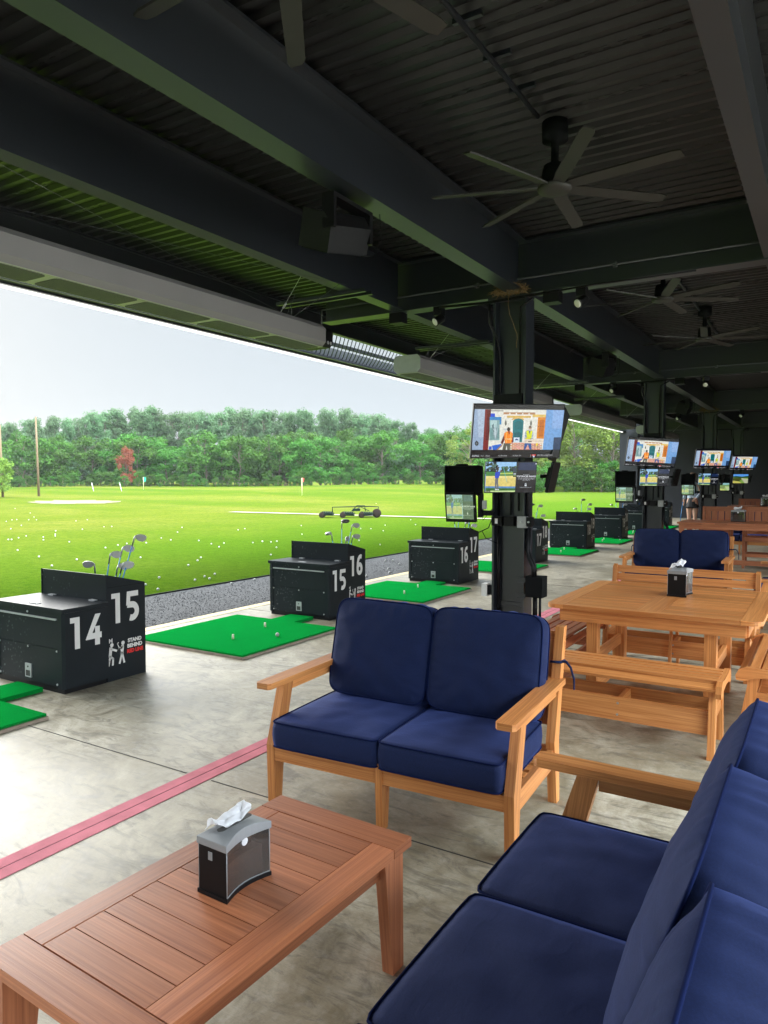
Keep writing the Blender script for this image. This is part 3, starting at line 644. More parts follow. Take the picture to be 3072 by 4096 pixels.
    p.poly([(352, 678), (385, 678), (385, 720), (345, 722)], (24, 78, 190)); p.poly([(388, 668), (512, 645), (520, 680), (468, 724), (400, 724)], (28, 100, 206))
    p.poly([(448, 722), (520, 655), (540, 640), (528, 665), (470, 727)], (186, 132, 70))
    # worker in an orange vest, back turned
    p.poly([(526, 727), (545, 635), (636, 635), (628, 727), (592, 727), (585, 665), (570, 727)], (92, 92, 80)); p.poly([(502, 636), (548, 520), (566, 500), (566, 560), (530, 650)], (96, 34, 40)); p.poly([(640, 500), (672, 590), (668, 630), (640, 620)], (120, 28, 40))
    p.poly([(546, 505), (580, 478), (640, 480), (664, 510), (645, 637), (560, 637)], (248, 134, 24)); p.rect(560, 575, 655, 584, (230, 226, 170)); p.rect(575, 485, 583, 630, (246, 190, 90)); p.rect(632, 487, 640, 630, (246, 190, 90))
    p.blob(606, 450, 21, 28, (40, 26, 26), 12); p.poly([(600, 470), (622, 470), (620, 520), (606, 505)], (110, 32, 30))
    # worker in a yellow vest
    p.poly([(812, 722), (826, 625), (910, 625), (920, 722), (892, 722), (868, 650), (834, 722)], (36, 84, 150)); p.poly([(820, 590), (828, 490), (860, 460), (915, 460), (938, 500), (930, 580), (905, 600), (845, 600)], (92, 118, 150))
    for k in range(5): p.poly([(824, 500 + k * 20), (846, 492 + k * 20), (846, 500 + k * 20), (824, 508 + k * 20)], (225, 232, 240)); p.poly([(912, 492 + k * 20), (936, 500 + k * 20), (936, 508 + k * 20), (912, 500 + k * 20)], (225, 232, 240))
    p.poly([(842, 470), (872, 462), (886, 520), (902, 462), (926, 472), (912, 572), (850, 566)], (216, 226, 30)); p.poly([(832, 566), (900, 570), (898, 588), (830, 584)], (216, 206, 40)); p.blob(892, 442, 20, 26, (196, 160, 140), 12); p.poly([(872, 432), (878, 404), (906, 402), (914, 430)], (110, 90, 72)); p.rect(875, 448, 912, 468, (214, 208, 204))
    p.poly([(815, 584), (1078, 578), (1074, 640), (812, 636)], (228, 214, 196)); p.rect(815, 604, 1075, 610, (186, 160, 130)); p.rect(872, 606, 890, 622, (40, 40, 42)); p.rect(896, 606, 916, 620, (40, 40, 42)); p.poly([(975, 636), (1006, 634), (990, 680), (978, 668)], (238, 208, 60))
    for x in (960, 1000, 1045): p.rect(x, 640, x + 5, 722, (120, 112, 100))
    s_ = h_ / 722
    p.text(124, 806, 34 * s_, 'ESPN2', (190, 192, 196), bold=.0006, xs=1.05); p.text(238, 806, 22 * s_, 'MLB', (180, 180, 180)); p.rect(302, 792, 305, 826, (150, 150, 150))
    p.text(312, 803, 27 * s_, 'Rays', (205, 205, 205)); p.text(472, 803, 27 * s_, '4 | Rockies', (205, 205, 205)); p.text(666, 803, 27 * s_, '0 | Bot 7th', (205, 205, 205)); p.text(312, 826, 14 * s_, '7th    Matchups  4  3  2  8  1  2  7  0  8  4  4', (150, 150, 150))
    p.rect(903, 786, 907, 828, (190, 190, 190)); p.poly([(918, 788), (980, 786), (976, 806), (920, 806)], (196, 22, 26)); p.poly([(935, 806), (962, 806), (958, 828), (942, 828)], (205, 215, 235)); p.text(928, 797, 15 * s_, 'ESPN', (240, 240, 240))
    p.text(994, 799, 24 * s_, 'PIRATES at BREWERS', (205, 205, 205)); p.text(994, 819, 15 * s_, 'WATCH ESPN+ SUNDAY 2 ET', (150, 150, 150))
    return p.b
def pic_range(w_, h_, pale=0):
    p = Pic(w_, h_, lambda x, y: ((x - (318 - (y - 893) * .045)) / 672, 1 - (y - 893) / 403)); rn = random.Random(5)
    C = lambda r_, g_, b_: (int(r_ + (170 - r_) * pale), int(g_ + (205 - g_) * pale), int(b_ + (150 - b_) * pale))
    p.poly([(321, 897), (720, 897), (702, 1280), (305, 1280)], C(150, 196, 236)); p.poly([(720, 897), (986, 897), (966, 1290), (702, 1290)], C(20, 24, 32)); p.poly([(760, 902), (984, 902), (978, 1000), (740, 1000)], C(28, 44, 78))
    for i in range(70):
        x = 325 + rn.random() * 150; y = 905 + rn.random() * 150; p.blob(x, y, 12 + rn.random() * 14, 9 + rn.random() * 8, C(*rn.choice([(30, 48, 44), (50, 72, 62), (76, 104, 92), (22, 34, 34)])), 7, .7, rn)
    for i in range(60):
        x = 525 + rn.random() * 185; y = 955 + rn.random() * 70; p.blob(x, y, 12 + rn.random() * 9, 8 + rn.random() * 8, C(*rn.choice([(52, 78, 52), (78, 108, 72), (36, 54, 48)])), 7, .7, rn)
    p.poly([(318, 1020), (712, 1015), (708, 1080), (316, 1080)], C(70, 130, 66)); p.poly([(500, 1035), (712, 1028), (710, 1048), (500, 1052)], C(176, 196, 96))
    p.poly([(316, 1075), (708, 1070), (700, 1208), (308, 1205)], C(222, 204, 118)); p.poly([(316, 1075), (708, 1070), (706, 1100), (314, 1110)], C(232, 216, 136)); p.poly([(308, 1205), (700, 1208), (698, 1232), (308, 1228)], C(90, 140, 190)); p.poly([(308, 1228), (698, 1232), (697, 1262), (307, 1262)], C(52, 104, 44)); p.poly([(307, 1262), (697, 1260), (696, 1280), (306, 1280)], C(190, 214, 150))
    p.poly([(540, 960), (546, 960), (592, 1150), (586, 1150)], C(90, 190, 200))
    p.rect(668, 965, 712, 1020, C(60, 74, 88)); p.rect(668, 1022, 710, 1086, C(26, 28, 34)); p.rect(674, 1036, 706, 1056, C(170, 180, 190)); p.rect(674, 1060, 706, 1074, C(120, 150, 90))
    # golfer at the top of the swing
    p.poly([(438, 1098), (478, 1096), (474, 1150), (482, 1245), (466, 1248), (455, 1160), (450, 1246), (434, 1246), (432, 1150)], C(108, 110, 118)); p.poly([(430, 1100), (434, 1040), (448, 1012), (500, 1020), (498, 1050), (480, 1102)], C(36, 70, 190)); p.blob(512, 1012, 14, 14, C(92, 66, 54), 10)
    p.poly([(436, 1030), (424, 1000), (450, 960), (468, 945), (472, 958), (446, 1000), (452, 1016)], C(60, 54, 60)); p.poly([(448, 1016), (470, 985), (466, 955), (476, 955), (484, 990), (470, 1022)], C(84, 70, 66)); p.poly([(436, 1240), (458, 1240), (458, 1254), (434, 1254)], C(225, 225, 228)); p.poly([(464, 1240), (486, 1244), (486, 1256), (464, 1254)], C(225, 225, 228))
    s_ = h_ / 403; T = (235, 238, 242) if pale < .1 else (215, 232, 205)
    p.text(842, 1058, 13 * s_, 'WELCOME TO', T, 'CENTER'); p.text(842, 1078, 27 * s_, 'TOPTRACER RANGE', T, 'CENTER', .0005, 1.02)
    for k, tx in enumerate(('This system requires guests to register at', 'the counter. Scan to connect to the app to', 'begin tracking shots')): p.text(842, 1098 + k * 13, 12.5 * s_, tx, T, 'CENTER')
    p.poly([(822, 1185), (848, 1185), (848, 1204), (822, 1204)], T)
    for (x0_, y0_, x1_, y1_) in ((826, 1168, 830, 1186), (840, 1168, 844, 1186), (826, 1166, 844, 1170)): p.rect(x0_, y0_, x1_, y1_, T)
    p.text(835, 1218, 12 * s_, 'Please visit reception to unlock', T, 'CENTER'); p.rect(308, 1262, 372, 1276, (20, 22, 26)); p.text(316, 1269, 10 * s_, 'Bay ready', (200, 200, 200)); p.rect(962, 910, 978, 922, T)
    return p.b
def pic_hole(w_, h_, pale=0):
    p = Pic(w_, h_, lambda x, y: (x / 100, 1 - y / 100)); C = lambda r_, g_, b_: (int(r_ + (180 - r_) * pale), int(g_ + (215 - g_) * pale), int(b_ + (140 - b_) * pale))
    p.rect(0, 0, 100, 30, C(86, 150, 226)); p.poly([(0, 24), (20, 20), (60, 27), (100, 18), (100, 40), (0, 44)], C(38, 70, 40)); p.rect(0, 40, 100, 100, C(120, 150, 70)); p.poly([(0, 45), (50, 40), (62, 44), (30, 100), (0, 100)], C(66, 74, 34)); p.poly([(52, 44), (100, 52), (100, 100), (80, 100)], C(176, 180, 150)); p.poly([(0, 72), (40, 80), (60, 100), (0, 100)], C(190, 182, 90))
    return p.b
def screen_frame(name, label, cat, loc, yaw, tilt, roll, group):
    t = thing(name, label, cat, loc, 0, group); t.rotation_mode = 'XYZ'
    t.rotation_euler = (Matrix.Rotation(yaw, 3, 'Z') @ Matrix.Rotation(tilt, 3, 'X') @ Matrix.Rotation(roll, 3, 'Y')).to_euler('XYZ'); return t
news_mb = pic_news(1.06, .606); range_mb = pic_range(.585, .352); tab_mb = pic_range(.33, .30, .55); hole_mb = pic_hole(.585, .352); holet_mb = pic_hole(.33, .30, .5)
def shared(mb, cache={}):
    k = id(mb)
    if k not in cache:
        o = mb.build('picture', PIC); cache[k] = o.data; bpy.data.objects.remove(o)
    return cache[k]
def put(mesh, name, parent): o = bpy.data.objects.new(name, mesh); COL.objects.link(o); o.parent = parent; return o
def tv(loc, yaw, tilt, roll, label, w_=1.06, h_=.606, pic=news_mb, group='televisions showing the same programme', name='television', on=True):
    t = screen_frame(name, label, 'television' if name == 'television' else 'monitor', loc, yaw, tilt, roll, group)
    b = MB(); b.box(-w_/2, w_/2, 0, .03, -h_/2, h_/2); b.box(-w_*.35, w_*.35, .03, .06, -h_*.35, h_*.3); b.build('casing', BLACK, t, bevel=.004)
    if on: put(shared(pic), 'picture', t)
    b = MB(); b.box(-.1, .1, .06, .075, -.1, .1); b.tube([(0, .07, 0), (0, .16, -.02)], .02, 8); b.build('wall_bracket', MATTE, t)
    return t
GT, GM, GH = 'televisions on the columns', 'wide monitors under the televisions', 'hooded touch screens on the columns'
ordn = ['nearest', 'second', 'third', 'farthest']
tvp = [((-2.96, 7.62, 2.20), 43, 14.2, -.7), ((-3.12, 15.5, 2.235), 34, 14, 3), ((-2.98, 23.35, 2.31), 34.6, 17, 0), ((-2.90, 32.0 - .35, 2.37), 38, 20, .2)]
for i, (l, yw, tl, rl) in enumerate(tvp):
    tv(l, R(yw), R(tl), R(rl), ['large television at the top of the nearest column', 'large television on the second column, half hidden by nothing, above its monitor', 'television on the third column, above the chairs', 'television on the farthest column, at the right'][i] if i != 1 else 'large television on the second column, right of the trees', group=GT)
    a = R(yw) ; d = Vector((.42 * math.cos(a), .42 * math.sin(a), 0)) + Vector((-.1, .45, -.02))
    tv(tuple(Vector(l) + d + Vector((0.0, .12, 0))), R(yw + 62), R(16), 0, 'dark back side television facing away behind the %s column screen' % ordn[i], group='televisions facing away', on=False)
monp = [(-3.03, 7.60, 1.69), (-3.05, 15.45, 1.72), (-3.1, 23.5, 1.70), (-2.98, 31.4, 1.74)]
for i, l in enumerate(monp):
    yw = [38, 27, 30, 32][i]
    tv(l, R(yw), R(9), 0, 'wide monitor with %s, on the %s column' % ('a picture of a fairway' if i == 3 else 'a golfer in blue', ordn[i]), .585, .352, hole_mb if i == 3 else range_mb, GM, 'monitor')
    tv(tuple(Vector(l) + Vector((.36, .42, 0))), R(yw + 62), R(12), 0, 'dark monitor facing away behind the %s column' % ordn[i], .5, .352, None, 'monitors facing away', 'monitor', on=False)
def hood(i, l, label, pic):
    t = screen_frame('hooded_screen', label, 'touch screen', l, R(6), 0, 0, GH)
    b = MB(); b.M = Matrix.Rotation(R(10), 4, 'X'); b.box(-.185, .185, .0, .05, -.18, .17); b.build('casing', BLACK, t, bevel=.006)
    o = put(shared(pic), 'picture', t); o.rotation_euler = (R(10), 0, 0); o.scale = (1, 1, 1)
    b = MB(); b.box(-.19, .19, .11, .125, .17, .48); b.box(-.195, -.185, -.0, .12, .17, .48); b.prism([(.185, -.06, .16), (.185, .25, .10), (.185, .25, .48), (.185, .05, .49), (.185, -.0, .47)], (.012, 0, 0)); b.box(-.195, .195, .0, .13, .475, .487); b.box(-.06, .06, .02, .1, .487, .505)
    b.build('sun_hood', MATTE, t, bevel=.003)
    b = MB(); b.box(.2, .34, .12, .2, -.1, -.04); b.box(.2, .23, .05, .18, -.12, .16); b.build('arm', BLACK, t)
    b = MB(); b.tube([(.1, .05, -.2), (.12, .03, -.25), (.22, .04, -.29), (.32, .08, -.24), (.38, .14, -.05)], .006, 6); b.tube([(.25, .05, -.27), (.3, .05, -.36), (.42, .12, -.42)], .005, 6); b.tube([(.24, .08, .0), (.27, .03, -.15), (.36, .1, -.02)], .005, 6); b.build('cable', MATTE, t)
    b = MB(); b.box(.27, .31, .0, .05, -.02, .08); b.build('tablet_mount', GALV, t)
    return t
hood(0, (-3.68, 7.66, 1.345), 'black hooded touch screen left of the nearest column', tab_mb)
hood(1, (-3.68, 15.6, 1.37), 'black hooded touch screen left of the second column', tab_mb)
hood(2, (-3.72, 23.8, 1.38), 'hooded touch screen on the third column, in front of the standing person', tab_mb)
hood(3, (-3.6, 31.9, 1.42), 'hooded touch screen on the farthest column', holet_mb)

# ------------------------------------------------------------------ bay cabinets
def glyph(b, ch, M, w_=.62, st=.21):
    """bold geometric numeral, 1 high, w_ wide, centred on the origin of M; pieces sit a hair in front of one another"""
    k = [0]
    def strip(path, closed=False):
        z = k[0] * .0035; k[0] += 1; n = len(path); L = []; Rr = []
        for i in range(n):
            a = Vector(path[(i - 1) % n] if closed or i else path[0]); c = Vector(path[(i + 1) % n] if closed or i < n - 1 else path[-1]); t = (c - a).normalized(); nn = Vector((-t.y, t.x)) * st / 2; p = Vector(path[i])
            L.append(b.V(M @ Vector((p.x + nn.x, p.y + nn.y, z)))); Rr.append(b.V(M @ Vector((p.x - nn.x, p.y - nn.y, z))))
        for i in range(n if closed else n - 1): j = (i + 1) % n; b.face((Rr[i], Rr[j], L[j], L[i]))
    def poly(p): z = k[0] * .0035; k[0] += 1; b.face([b.V(M @ Vector((x, y, z))) for x, y in p])
    def arc(cx, cy, rx, ry, a0, a1, n=22): return [(cx + rx * math.cos(R(a0 + (a1 - a0) * i / n)), cy + ry * math.sin(R(a0 + (a1 - a0) * i / n))) for i in range(n + 1)]
    h = w_ / 2 - st / 2
    if ch == '1': poly([(-.02, -.5), (.19, -.5), (.19, .5), (-.20, .5), (-.20, .33), (-.02, .33)])
    elif ch == '4': poly([(-w_/2, -.26), (.10, .5), (.34, .5), (-.03, -.10), (.09, -.10), (.09, .10), (.29, .10), (.29, -.10), (w_/2 + .06, -.10), (w_/2 + .06, -.29), (.29, -.29), (.29, -.5), (.08, -.5), (.08, -.29), (-w_/2, -.29)])
    elif ch == '5': poly([(-.25, .5), (w_/2 - .02, .5), (w_/2 - .02, .32), (-.09, .32), (-.11, .12), (-.29, .02)]); strip([(-.24, .055)] + arc(-.02, -.18, h + .03, .225, 80, -115))
    elif ch in '69':
        q = 1 if ch == '6' else -1; strip([(q * x, q * y) for x, y in arc(0, -.185, h, .215, 0, 360, 30)[:-1]], True); strip([(q * x, q * y) for x, y in [(.22, .40), (.10, .43), (-.03, .39), (-.13, .28), (-.185, .12), (-h, -.08), (-h, -.19)]])
    elif ch == '7': poly([(-w_/2, .5), (w_/2, .5), (w_/2, .34), (0, -.5), (-.23, -.5), (.07, .32), (-w_/2, .32)])
    elif ch == '8': strip(arc(0, -.19, h, .205, 0, 360, 30)[:-1], True); strip(arc(0, .205, h * .86, .19, 0, 360, 30)[:-1], True)
    elif ch == '0': strip(arc(0, 0, h, .395, 0, 360, 34)[:-1], True)
    elif ch == '2': strip(arc(0, .19, h, .205, 165, -35) + [(.02, -.16), (-.19, -.40)]); poly([(-w_/2, -.5), (w_/2, -.5), (w_/2, -.31), (-w_/2, -.31)])
def cabinet(Y, n1, n2, label):
    t = thing('bay_cabinet', label, 'cabinet', (-4.98, Y, 0), 0, 'numbered bay cabinets')
    W = -.93
    b = MB(); b.box(W + .02, -.02, .02, .40, .0, .05); b.build('plinth', BLACK, t)
    b = MB(); b.box(W + .06, -.07, .012, .40, .05, .63); b.build('front_panel', CAB, t)
    for xa_, xb_ in ((W, W + .06), (-.07, 0)):
        b = MB(); ch = .02
        if xb_ == 0: b.prism([(xa_, 0, .04), (-ch, 0, .04), (0, ch, .04), (0, .41, .04), (xa_, .41, .04)], (0, 0, .59))
        else: b.prism([(xa_ + ch, 0, .04), (xb_, 0, .04), (xb_, .41, .04), (xa_, .41, .04), (xa_, ch, .04)], (0, 0, .59))
        b.build('side_panel', CAB, t)
    b = MB(); b.box(W + .065, -.075, .008, .013, .052, .345); b.box(W + .065, -.075, .006, .013, .35, .57); b.box(W + .065, -.075, .006, .013, .588, .63)
    fp = b.build('door', CAB, t, bevel=.002)
    b = MB(); b.box(W + .07, -.08, -.006, .008, .572, .585); b.build('handle', GALV, fp)
    b = MB(); b.box(W - .005, .004, -.008, .415, .632, .665); lid = b.build('lid', CAB, t, bevel=.004)
    b = MB(); b.box(W + .42, W + .52, .05, .09, .666, .671)
    for x in (W + .22, -.16): b.box(x - .035, x + .035, .37, .405, .666, .676)
    b.build('hinge', GALV, lid)
    b = MB(); b.box(-.50, -.42, -.002, .008, .08, .19); pl = b.build('ball_outlet', GALV, t, label='steel ball outlet plate')
    b = MB(); b.box(-.487, -.435, -.004, -.001, .09, .135); b.lathe([(.008, 0), (.008, .003)], 8, (-.46, -.002, .165), (0, -1, 0)); b.build('opening', JOINT, pl)
    b = MB()
    for (x, zz) in ((-.46, .61), (-.46, .33), (-.085, .33), (-.085, .07), (W + .075, .07), (W + .075, .33)): b.lathe([(.009, 0), (.009, .006), (.004, .008)], 8, (x, .006, zz), (0, -1, 0))
    b.build('lock', GALV, t)
    # taller club box behind
    b = MB(); b.prism([(-.90, .41, 0.0), (-.90, .80, 0.0), (-.90, .80, .785), (-.90, .41, .885)], (.012, 0, 0)); b.prism([(-.032, .41, 0.0), (-.032, .80, 0.0), (-.032, .80, .785), (-.032, .41, .885)], (.012, 0, 0))
    b.box(-.888, -.032, .415, .427, .0, .882); b.box(-.888, -.032, .788, .799, 0, .782)
    b.build('club_box', CAB, t)
    b = MB(); b.box(-.0195, -.0185, .42, .79, .776, .779); b.build('seam', MATTE, t)
    S_ = Matrix.Rotation(PI / 2, 4, 'Z') @ Matrix.Rotation(PI / 2, 4, 'X')    # lettering facing +x, reading along +y
    for nn_, x_, z_, ys2 in ((n1, .0018, .463, (.105, .265)), (n2, -.0182, .598, (.50, .665))):
        b = MB()
        for ch_, yy in zip(nn_, ys2): glyph(b, ch_, Matrix.Translation((x_, yy, z_)) @ S_ @ Matrix.Diagonal((.215, .25, .05, 1)))
        b.build('number', GREYD, t, label='white number %s' % nn_)
    b = MB(); add_text(b, 'STAND', .043, Matrix.Translation((-.0182, .685, .307)) @ S_, .0022); add_text(b, 'BEHIND', .043, Matrix.Translation((-.0182, .685, .262)) @ S_, .0022)
    # two stick golfers
    def limb(pts, r_=.009):
        for (y0, z0), (y1, z1) in zip(pts, pts[1:]):
            d = Vector((0, y1 - y0, z1 - z0)); n_ = Vector((0, -d.z, d.y)).normalized() * r_; e = d.normalized() * r_ * .6; a_, c_ = Vector((-.0182, y0, z0)) - e, Vector((-.0182, y1, z1)) + e
            b.face([b.V(q) for q in (a_ - n_, c_ - n_, c_ + n_, a_ + n_)])
    def disc(y0, z0, r_): b.face([b.V((-.0182, y0 + r_ * math.cos(k * PI / 7), z0 + r_ * math.sin(k * PI / 7))) for k in range(14)])
    disc(.455, .30, .017); limb([(.445, .275), (.437, .21)], .014); limb([(.437, .21), (.465, .185), (.462, .135)]); limb([(.437, .21), (.43, .17), (.42, .135)]); limb([(.445, .27), (.50, .245)]); add_text(b, 'M', .05, Matrix.Translation((-.0182, .445, .335)) @ S_, .001)
    disc(.565, .30, .017); limb([(.56, .275), (.555, .22)], .014); limb([(.555, .22), (.575, .135)]); limb([(.555, .22), (.53, .135)]); limb([(.56, .27), (.52, .245), (.535, .26)]); limb([(.53, .26), (.51, .30), (.52, .31)], .004)
    b.build('sign_lettering', GREYD, t)
    b = MB(); add_text(b, 'RED LINE', .043, Matrix.Translation((-.0182, .688, .217)) @ S_, .0022, .93); b.build('sign_lettering', REDD, t, label='red words of the safety sign')
    return t
CABS = [(3.38, '14', '15', 'black bay cabinet numbered 14 and 15, nearest, at the left edge'), (6.85, '15', '16', 'black bay cabinet numbered 15 and 16, behind the blue two seat sofa'),
        (10.33, '16', '17', 'black bay cabinet numbered 16 and 17, left of the nearest column'), (13.85, '17', '18', 'black bay cabinet numbered 17 and 18, half hidden by the nearest column'),
        (17.40, '18', '19', 'black bay cabinet numbered 18 and 19, just right of the nearest column'), (20.9, '19', '20', 'black bay cabinet numbered 19 and 20, left of the second column'),
        (24.4, '20', '21', 'black bay cabinet numbered 20 and 21, partly behind the second column'), (27.9, '21', '22', 'farthest black bay cabinet, against the end wall')]
for c in CABS: cabinet(*c)

# ------------------------------------------------------------------ mats
def mat_(Y, label, tees=True):
    t = thing('hitting_mat', label, 'golf mat', (-5.32, Y, 0), 0, 'green hitting mats, one in every bay')
    b = MB(); b.box(-.75, .75, 0, 1.53, .0005, .022); b.build('base', RUST, t)
    b = MB(); b.box(-.745, .735, .012, 1.525, .0225, .040); b.box(-.22, .12, 1.527, 1.90, .003, .036); b.build('turf', TURF, t)
    for x, y, h_ in ((.18, .48, .05), (.05, 1.12, .05)): b = MB(); b.lathe([(.012, .04), (.011, .04 + h_)], 10, (x, y, 0)); b.build('tee', TEE, t)
    return t
for i, (c, lb) in enumerate(zip(CABS, ['green hitting mat cut by the left edge, beside cabinet 14', 'green hitting mat of bay 15 with a ball on it', 'green hitting mat of bay 16, left of the nearest column', 'green hitting mat of bay 17, partly behind the nearest column',
        'green hitting mat of bay 18, right of the nearest column', 'green hitting mat of bay 19, with two balls at the cabinet', 'green hitting mat of bay 20, partly behind the second column', 'farthest green hitting mat, right of the second column'])):
    mat_(c[0] - 1.93, lb)

# ------------------------------------------------------------------ golf clubs standing in the club boxes
def club_mesh(kind):
    """origin at the grip end, shaft along +z (1 m); returns builders for shaft and head"""
    sh = MB(); sh.tube([(0, 0, .0), (0, 0, .93)], .0062, 8, r2=.0048)
    hs = MB(); hs.tube([(0, 0, .89), (0, 0, .965), (.004, 0, .985)], .0068, 8)
    hd = MB(); hd.s = True
    if kind == 'iron':
        outl = [(.0, .985), (.012, 1.0), (.045, 1.012), (.078, 1.012), (.094, .998), (.093, .972), (.075, .955), (.04, .952), (.012, .962)]
        hd.s = False; hd.prism([(x, -.006 + (z - .95) * .35, z) for x, z in outl], (0, .012, -.002))
    else:
        k = {'driver': 1.0, 'wood': .8}[kind]; n, m = 14, 7; rows = []
        for i in range(m + 1):
            ph = PI * i / m - PI / 2; rows.append([hd.V((.045 * k + .058 * k * math.cos(ph) * math.cos(2*PI*j/n), (.02 + .05 * math.cos(ph) * math.sin(2*PI*j/n)) * k, .985 + .028 * k * math.sin(ph))) for j in range(n)])
        for a, c in zip(rows, rows[1:]):
            for j in range(n): hd.face((a[j], a[(j+1) % n], c[(j+1) % n], c[j]))
    return sh, hs, hd
HEADM = mat('club_head_steel', (.55, .54, .52), .4, metal=.5, vary=.2); HEADD = mat('club_head_dark', (.10, .09, .09), .25, metal=.3); GRAPH = mat('graphite_shaft', (.06, .07, .08), .4)
protos = {}
for k in ('iron', 'wood', 'driver'):
    protos[k] = [q.build(nm, m_) for q, nm, m_ in zip(club_mesh(k), ('shaft', 'hosel', 'club_head'), (BLUE, STEEL, HEADM if k != 'driver' else HEADD))]
    for q in protos[k]: COL.objects.unlink(q)
cnt = 0
def club(ci, dx, dy, lean, dirn, kind, spin, above, label):
    """a club leaning out of the box of a cabinet; (dx, dy) is where its shaft leaves the box"""
    Y = CABS[ci][0]; M = Matrix.Rotation(dirn, 3, 'Z') @ Matrix.Rotation(lean, 3, 'Y') @ Matrix.Rotation(spin - dirn, 3, 'Z')
    E_ = Vector((-4.98 + dx, Y + dy, .82)); g_ = E_ - M @ Vector((0, 0, .97 - above))
    t = thing('golf_club', label, 'golf club', g_, 0, 'rental clubs standing in the bay cabinets'); t.rotation_euler = M.to_euler()
    for q in protos[kind]:
        o = q.copy(); COL.objects.link(o); o.parent = t
CL = .30
VR = R(31)
near = [(-.52, .68, R(4), VR + PI, 'iron', VR + PI * 1.1, .09, 'short iron with a bright face, leftmost in the nearest cabinet'),
        (-.36, .68, R(9), VR, 'iron', VR - R(5), .19, 'iron with a blue shaft, second from the left in the nearest cabinet'),
        (-.31, .73, R(15), VR, 'iron', VR + R(10), .25, 'iron with a dark rounded back, in the middle of the nearest cabinet'),
        (-.20, .72, R(17), VR, 'iron', VR, .36, 'tallest iron with a blue shaft in the nearest cabinet'),
        (-.27, .70, R(12), VR, 'iron', VR + R(15), .09, 'low iron half hidden behind another in the nearest cabinet'),
        (-.20, .68, R(16), VR, 'iron', VR - R(12), .12, 'low broad wedge at the right of the nearest cabinet')]
for a in near: club(0, *a)
L2 = {1: 'second', 2: 'third', 3: 'fourth', 4: 'fifth', 5: 'sixth'}
for ci in range(1, 7):
    sets = [(-.42, .66, R(8), VR + PI, 'wood', VR + PI * .95, .15, 'pale wood leaning left'), (-.33, .72, R(1), 0, 'driver', VR + R(10), .30, 'tall dark driver'), (-.22, .70, R(12), VR, 'iron', VR + R(5), .27, 'iron leaning right'),
            (-.16, .68, R(10), VR, 'iron', VR - R(10), .13, 'low iron at the right'), (-.26, .71, R(4), VR, 'iron', VR + R(60), .08, 'low iron in the middle')]
    nm = ['15 and 16', '16 and 17', '17 and 18', '18 and 19', '19 and 20', '20 and 21'][ci - 1]
    for k, a in enumerate(sets):
        if ci > 3 and k == 4: continue
        j = random.Random(ci * 10 + k)
        club(ci, a[0] + j.uniform(-.05, .05) * (ci > 1), a[1], a[2] + R(j.uniform(-3, 3)) * (ci > 1), a[3], a[4], a[5] + j.uniform(-.4, .4) * (ci > 1), a[6] + j.uniform(-.05, .05) * (ci > 1), '%s in the cabinet numbered %s' % (a[7], nm))

# ------------------------------------------------------------------ golf balls
b = MB(); b.s = True; n, m = 12, 8; rows = []
for i in range(m + 1):
    ph = PI * i / m - PI / 2; rows.append([b.V((.0214 * math.cos(ph) * math.cos(2*PI*j/n), .0214 * math.cos(ph) * math.sin(2*PI*j/n), .0214 * math.sin(ph))) for j in range(n)])
for a, c in zip(rows, rows[1:]):
    for j in range(n): b.face((a[j], a[(j+1) % n], c[(j+1) % n], c[j]))
ball0 = b.build('golf_ball', BALL); COL.objects.unlink(ball0)
def ball(x, y, z, label, grp, s_=1.0):
    o = ball0.copy(); COL.objects.link(o); o.location = (x, y, z + .0214); tag(o, label, 'golf ball', grp)
zb = [(235,343),(313,399),(463,361),(106,303),(418,254),(636,290),(711,275),(765,266),(882,261),(848,348),(960,467),(878,510),(953,537),(1136,393),(1177,482),(1235,461),(1264,473),(1296,446),(1212,348),(1192,365),(1321,283),(1275,265),(1351,260),(1199,246),(1030,243),(973,231),(1634,330),(1525,257),(1582,248),(1635,252),(1071,194),(1098,165),(1477,170),(497,178),(527,118),(627,163),(674,161),(336,187),(333,207),(333,218),(261,224),(262,241),(158,217),(70,238),(50,238),(112,228),(38,128),(72,119),(101,117),(173,118),(205,100),(220,118),(458,125),(129,152),(65,173),(722,399)]
for k, (x, y) in enumerate(zb):
    p = at(x * .6631 / 4, (2000 + y * .6631) / 4, -.02); ball(p.x, p.y, terr(p.x, p.y) + .012, 'white golf ball lying on the mown grass of the range', 'golf balls scattered on the range grass')
for (x, y) in [(107,343),(135,305),(64,275),(107,278),(137,274),(265,237),(547,240),(664,291),(557,270),(680,220),(262,192),(565,209),(617,209),(690,192),(820,165)]:
    p = at((1000 + x * .7836) / 4, (1950 + y * .7836) / 4, -.02); ball(p.x, p.y, terr(p.x, p.y) + .012, 'white golf ball lying on the mown grass of the range', 'golf balls scattered on the range grass')
rn = random.Random(11)
for i in range(12):
    d_ = rn.uniform(22, 52); u = rn.uniform(-.56, .62); x = -.525 * d_ + .851 * u * d_; y = .85 * d_ + .525 * u * d_
    if x < -9: ball(x, y, terr(x, y) + .015, 'white golf ball lying on the mown grass of the range', 'golf balls scattered on the range grass')
for (x, y, zz) in ((1396, 511, 1), (1536, 487, 1)):
    p = at(x * .6631 / 4, (2000 + y * .6631) / 4, -.02); ball(p.x, p.y, -.022, 'white golf ball lying on the grey gravel strip', 'golf balls on the gravel')
for (x, y) in ((561, 372), (730, 377), (706, 420), (713, 440), (595, 457), (763, 395), (25, 476), (693, 378)):
    p = at((1000 + x * .7836) / 4, (1950 + y * .7836) / 4, -.02); ball(p.x, p.y, -.022, 'white golf ball lying on the grey gravel strip', 'golf balls on the gravel')
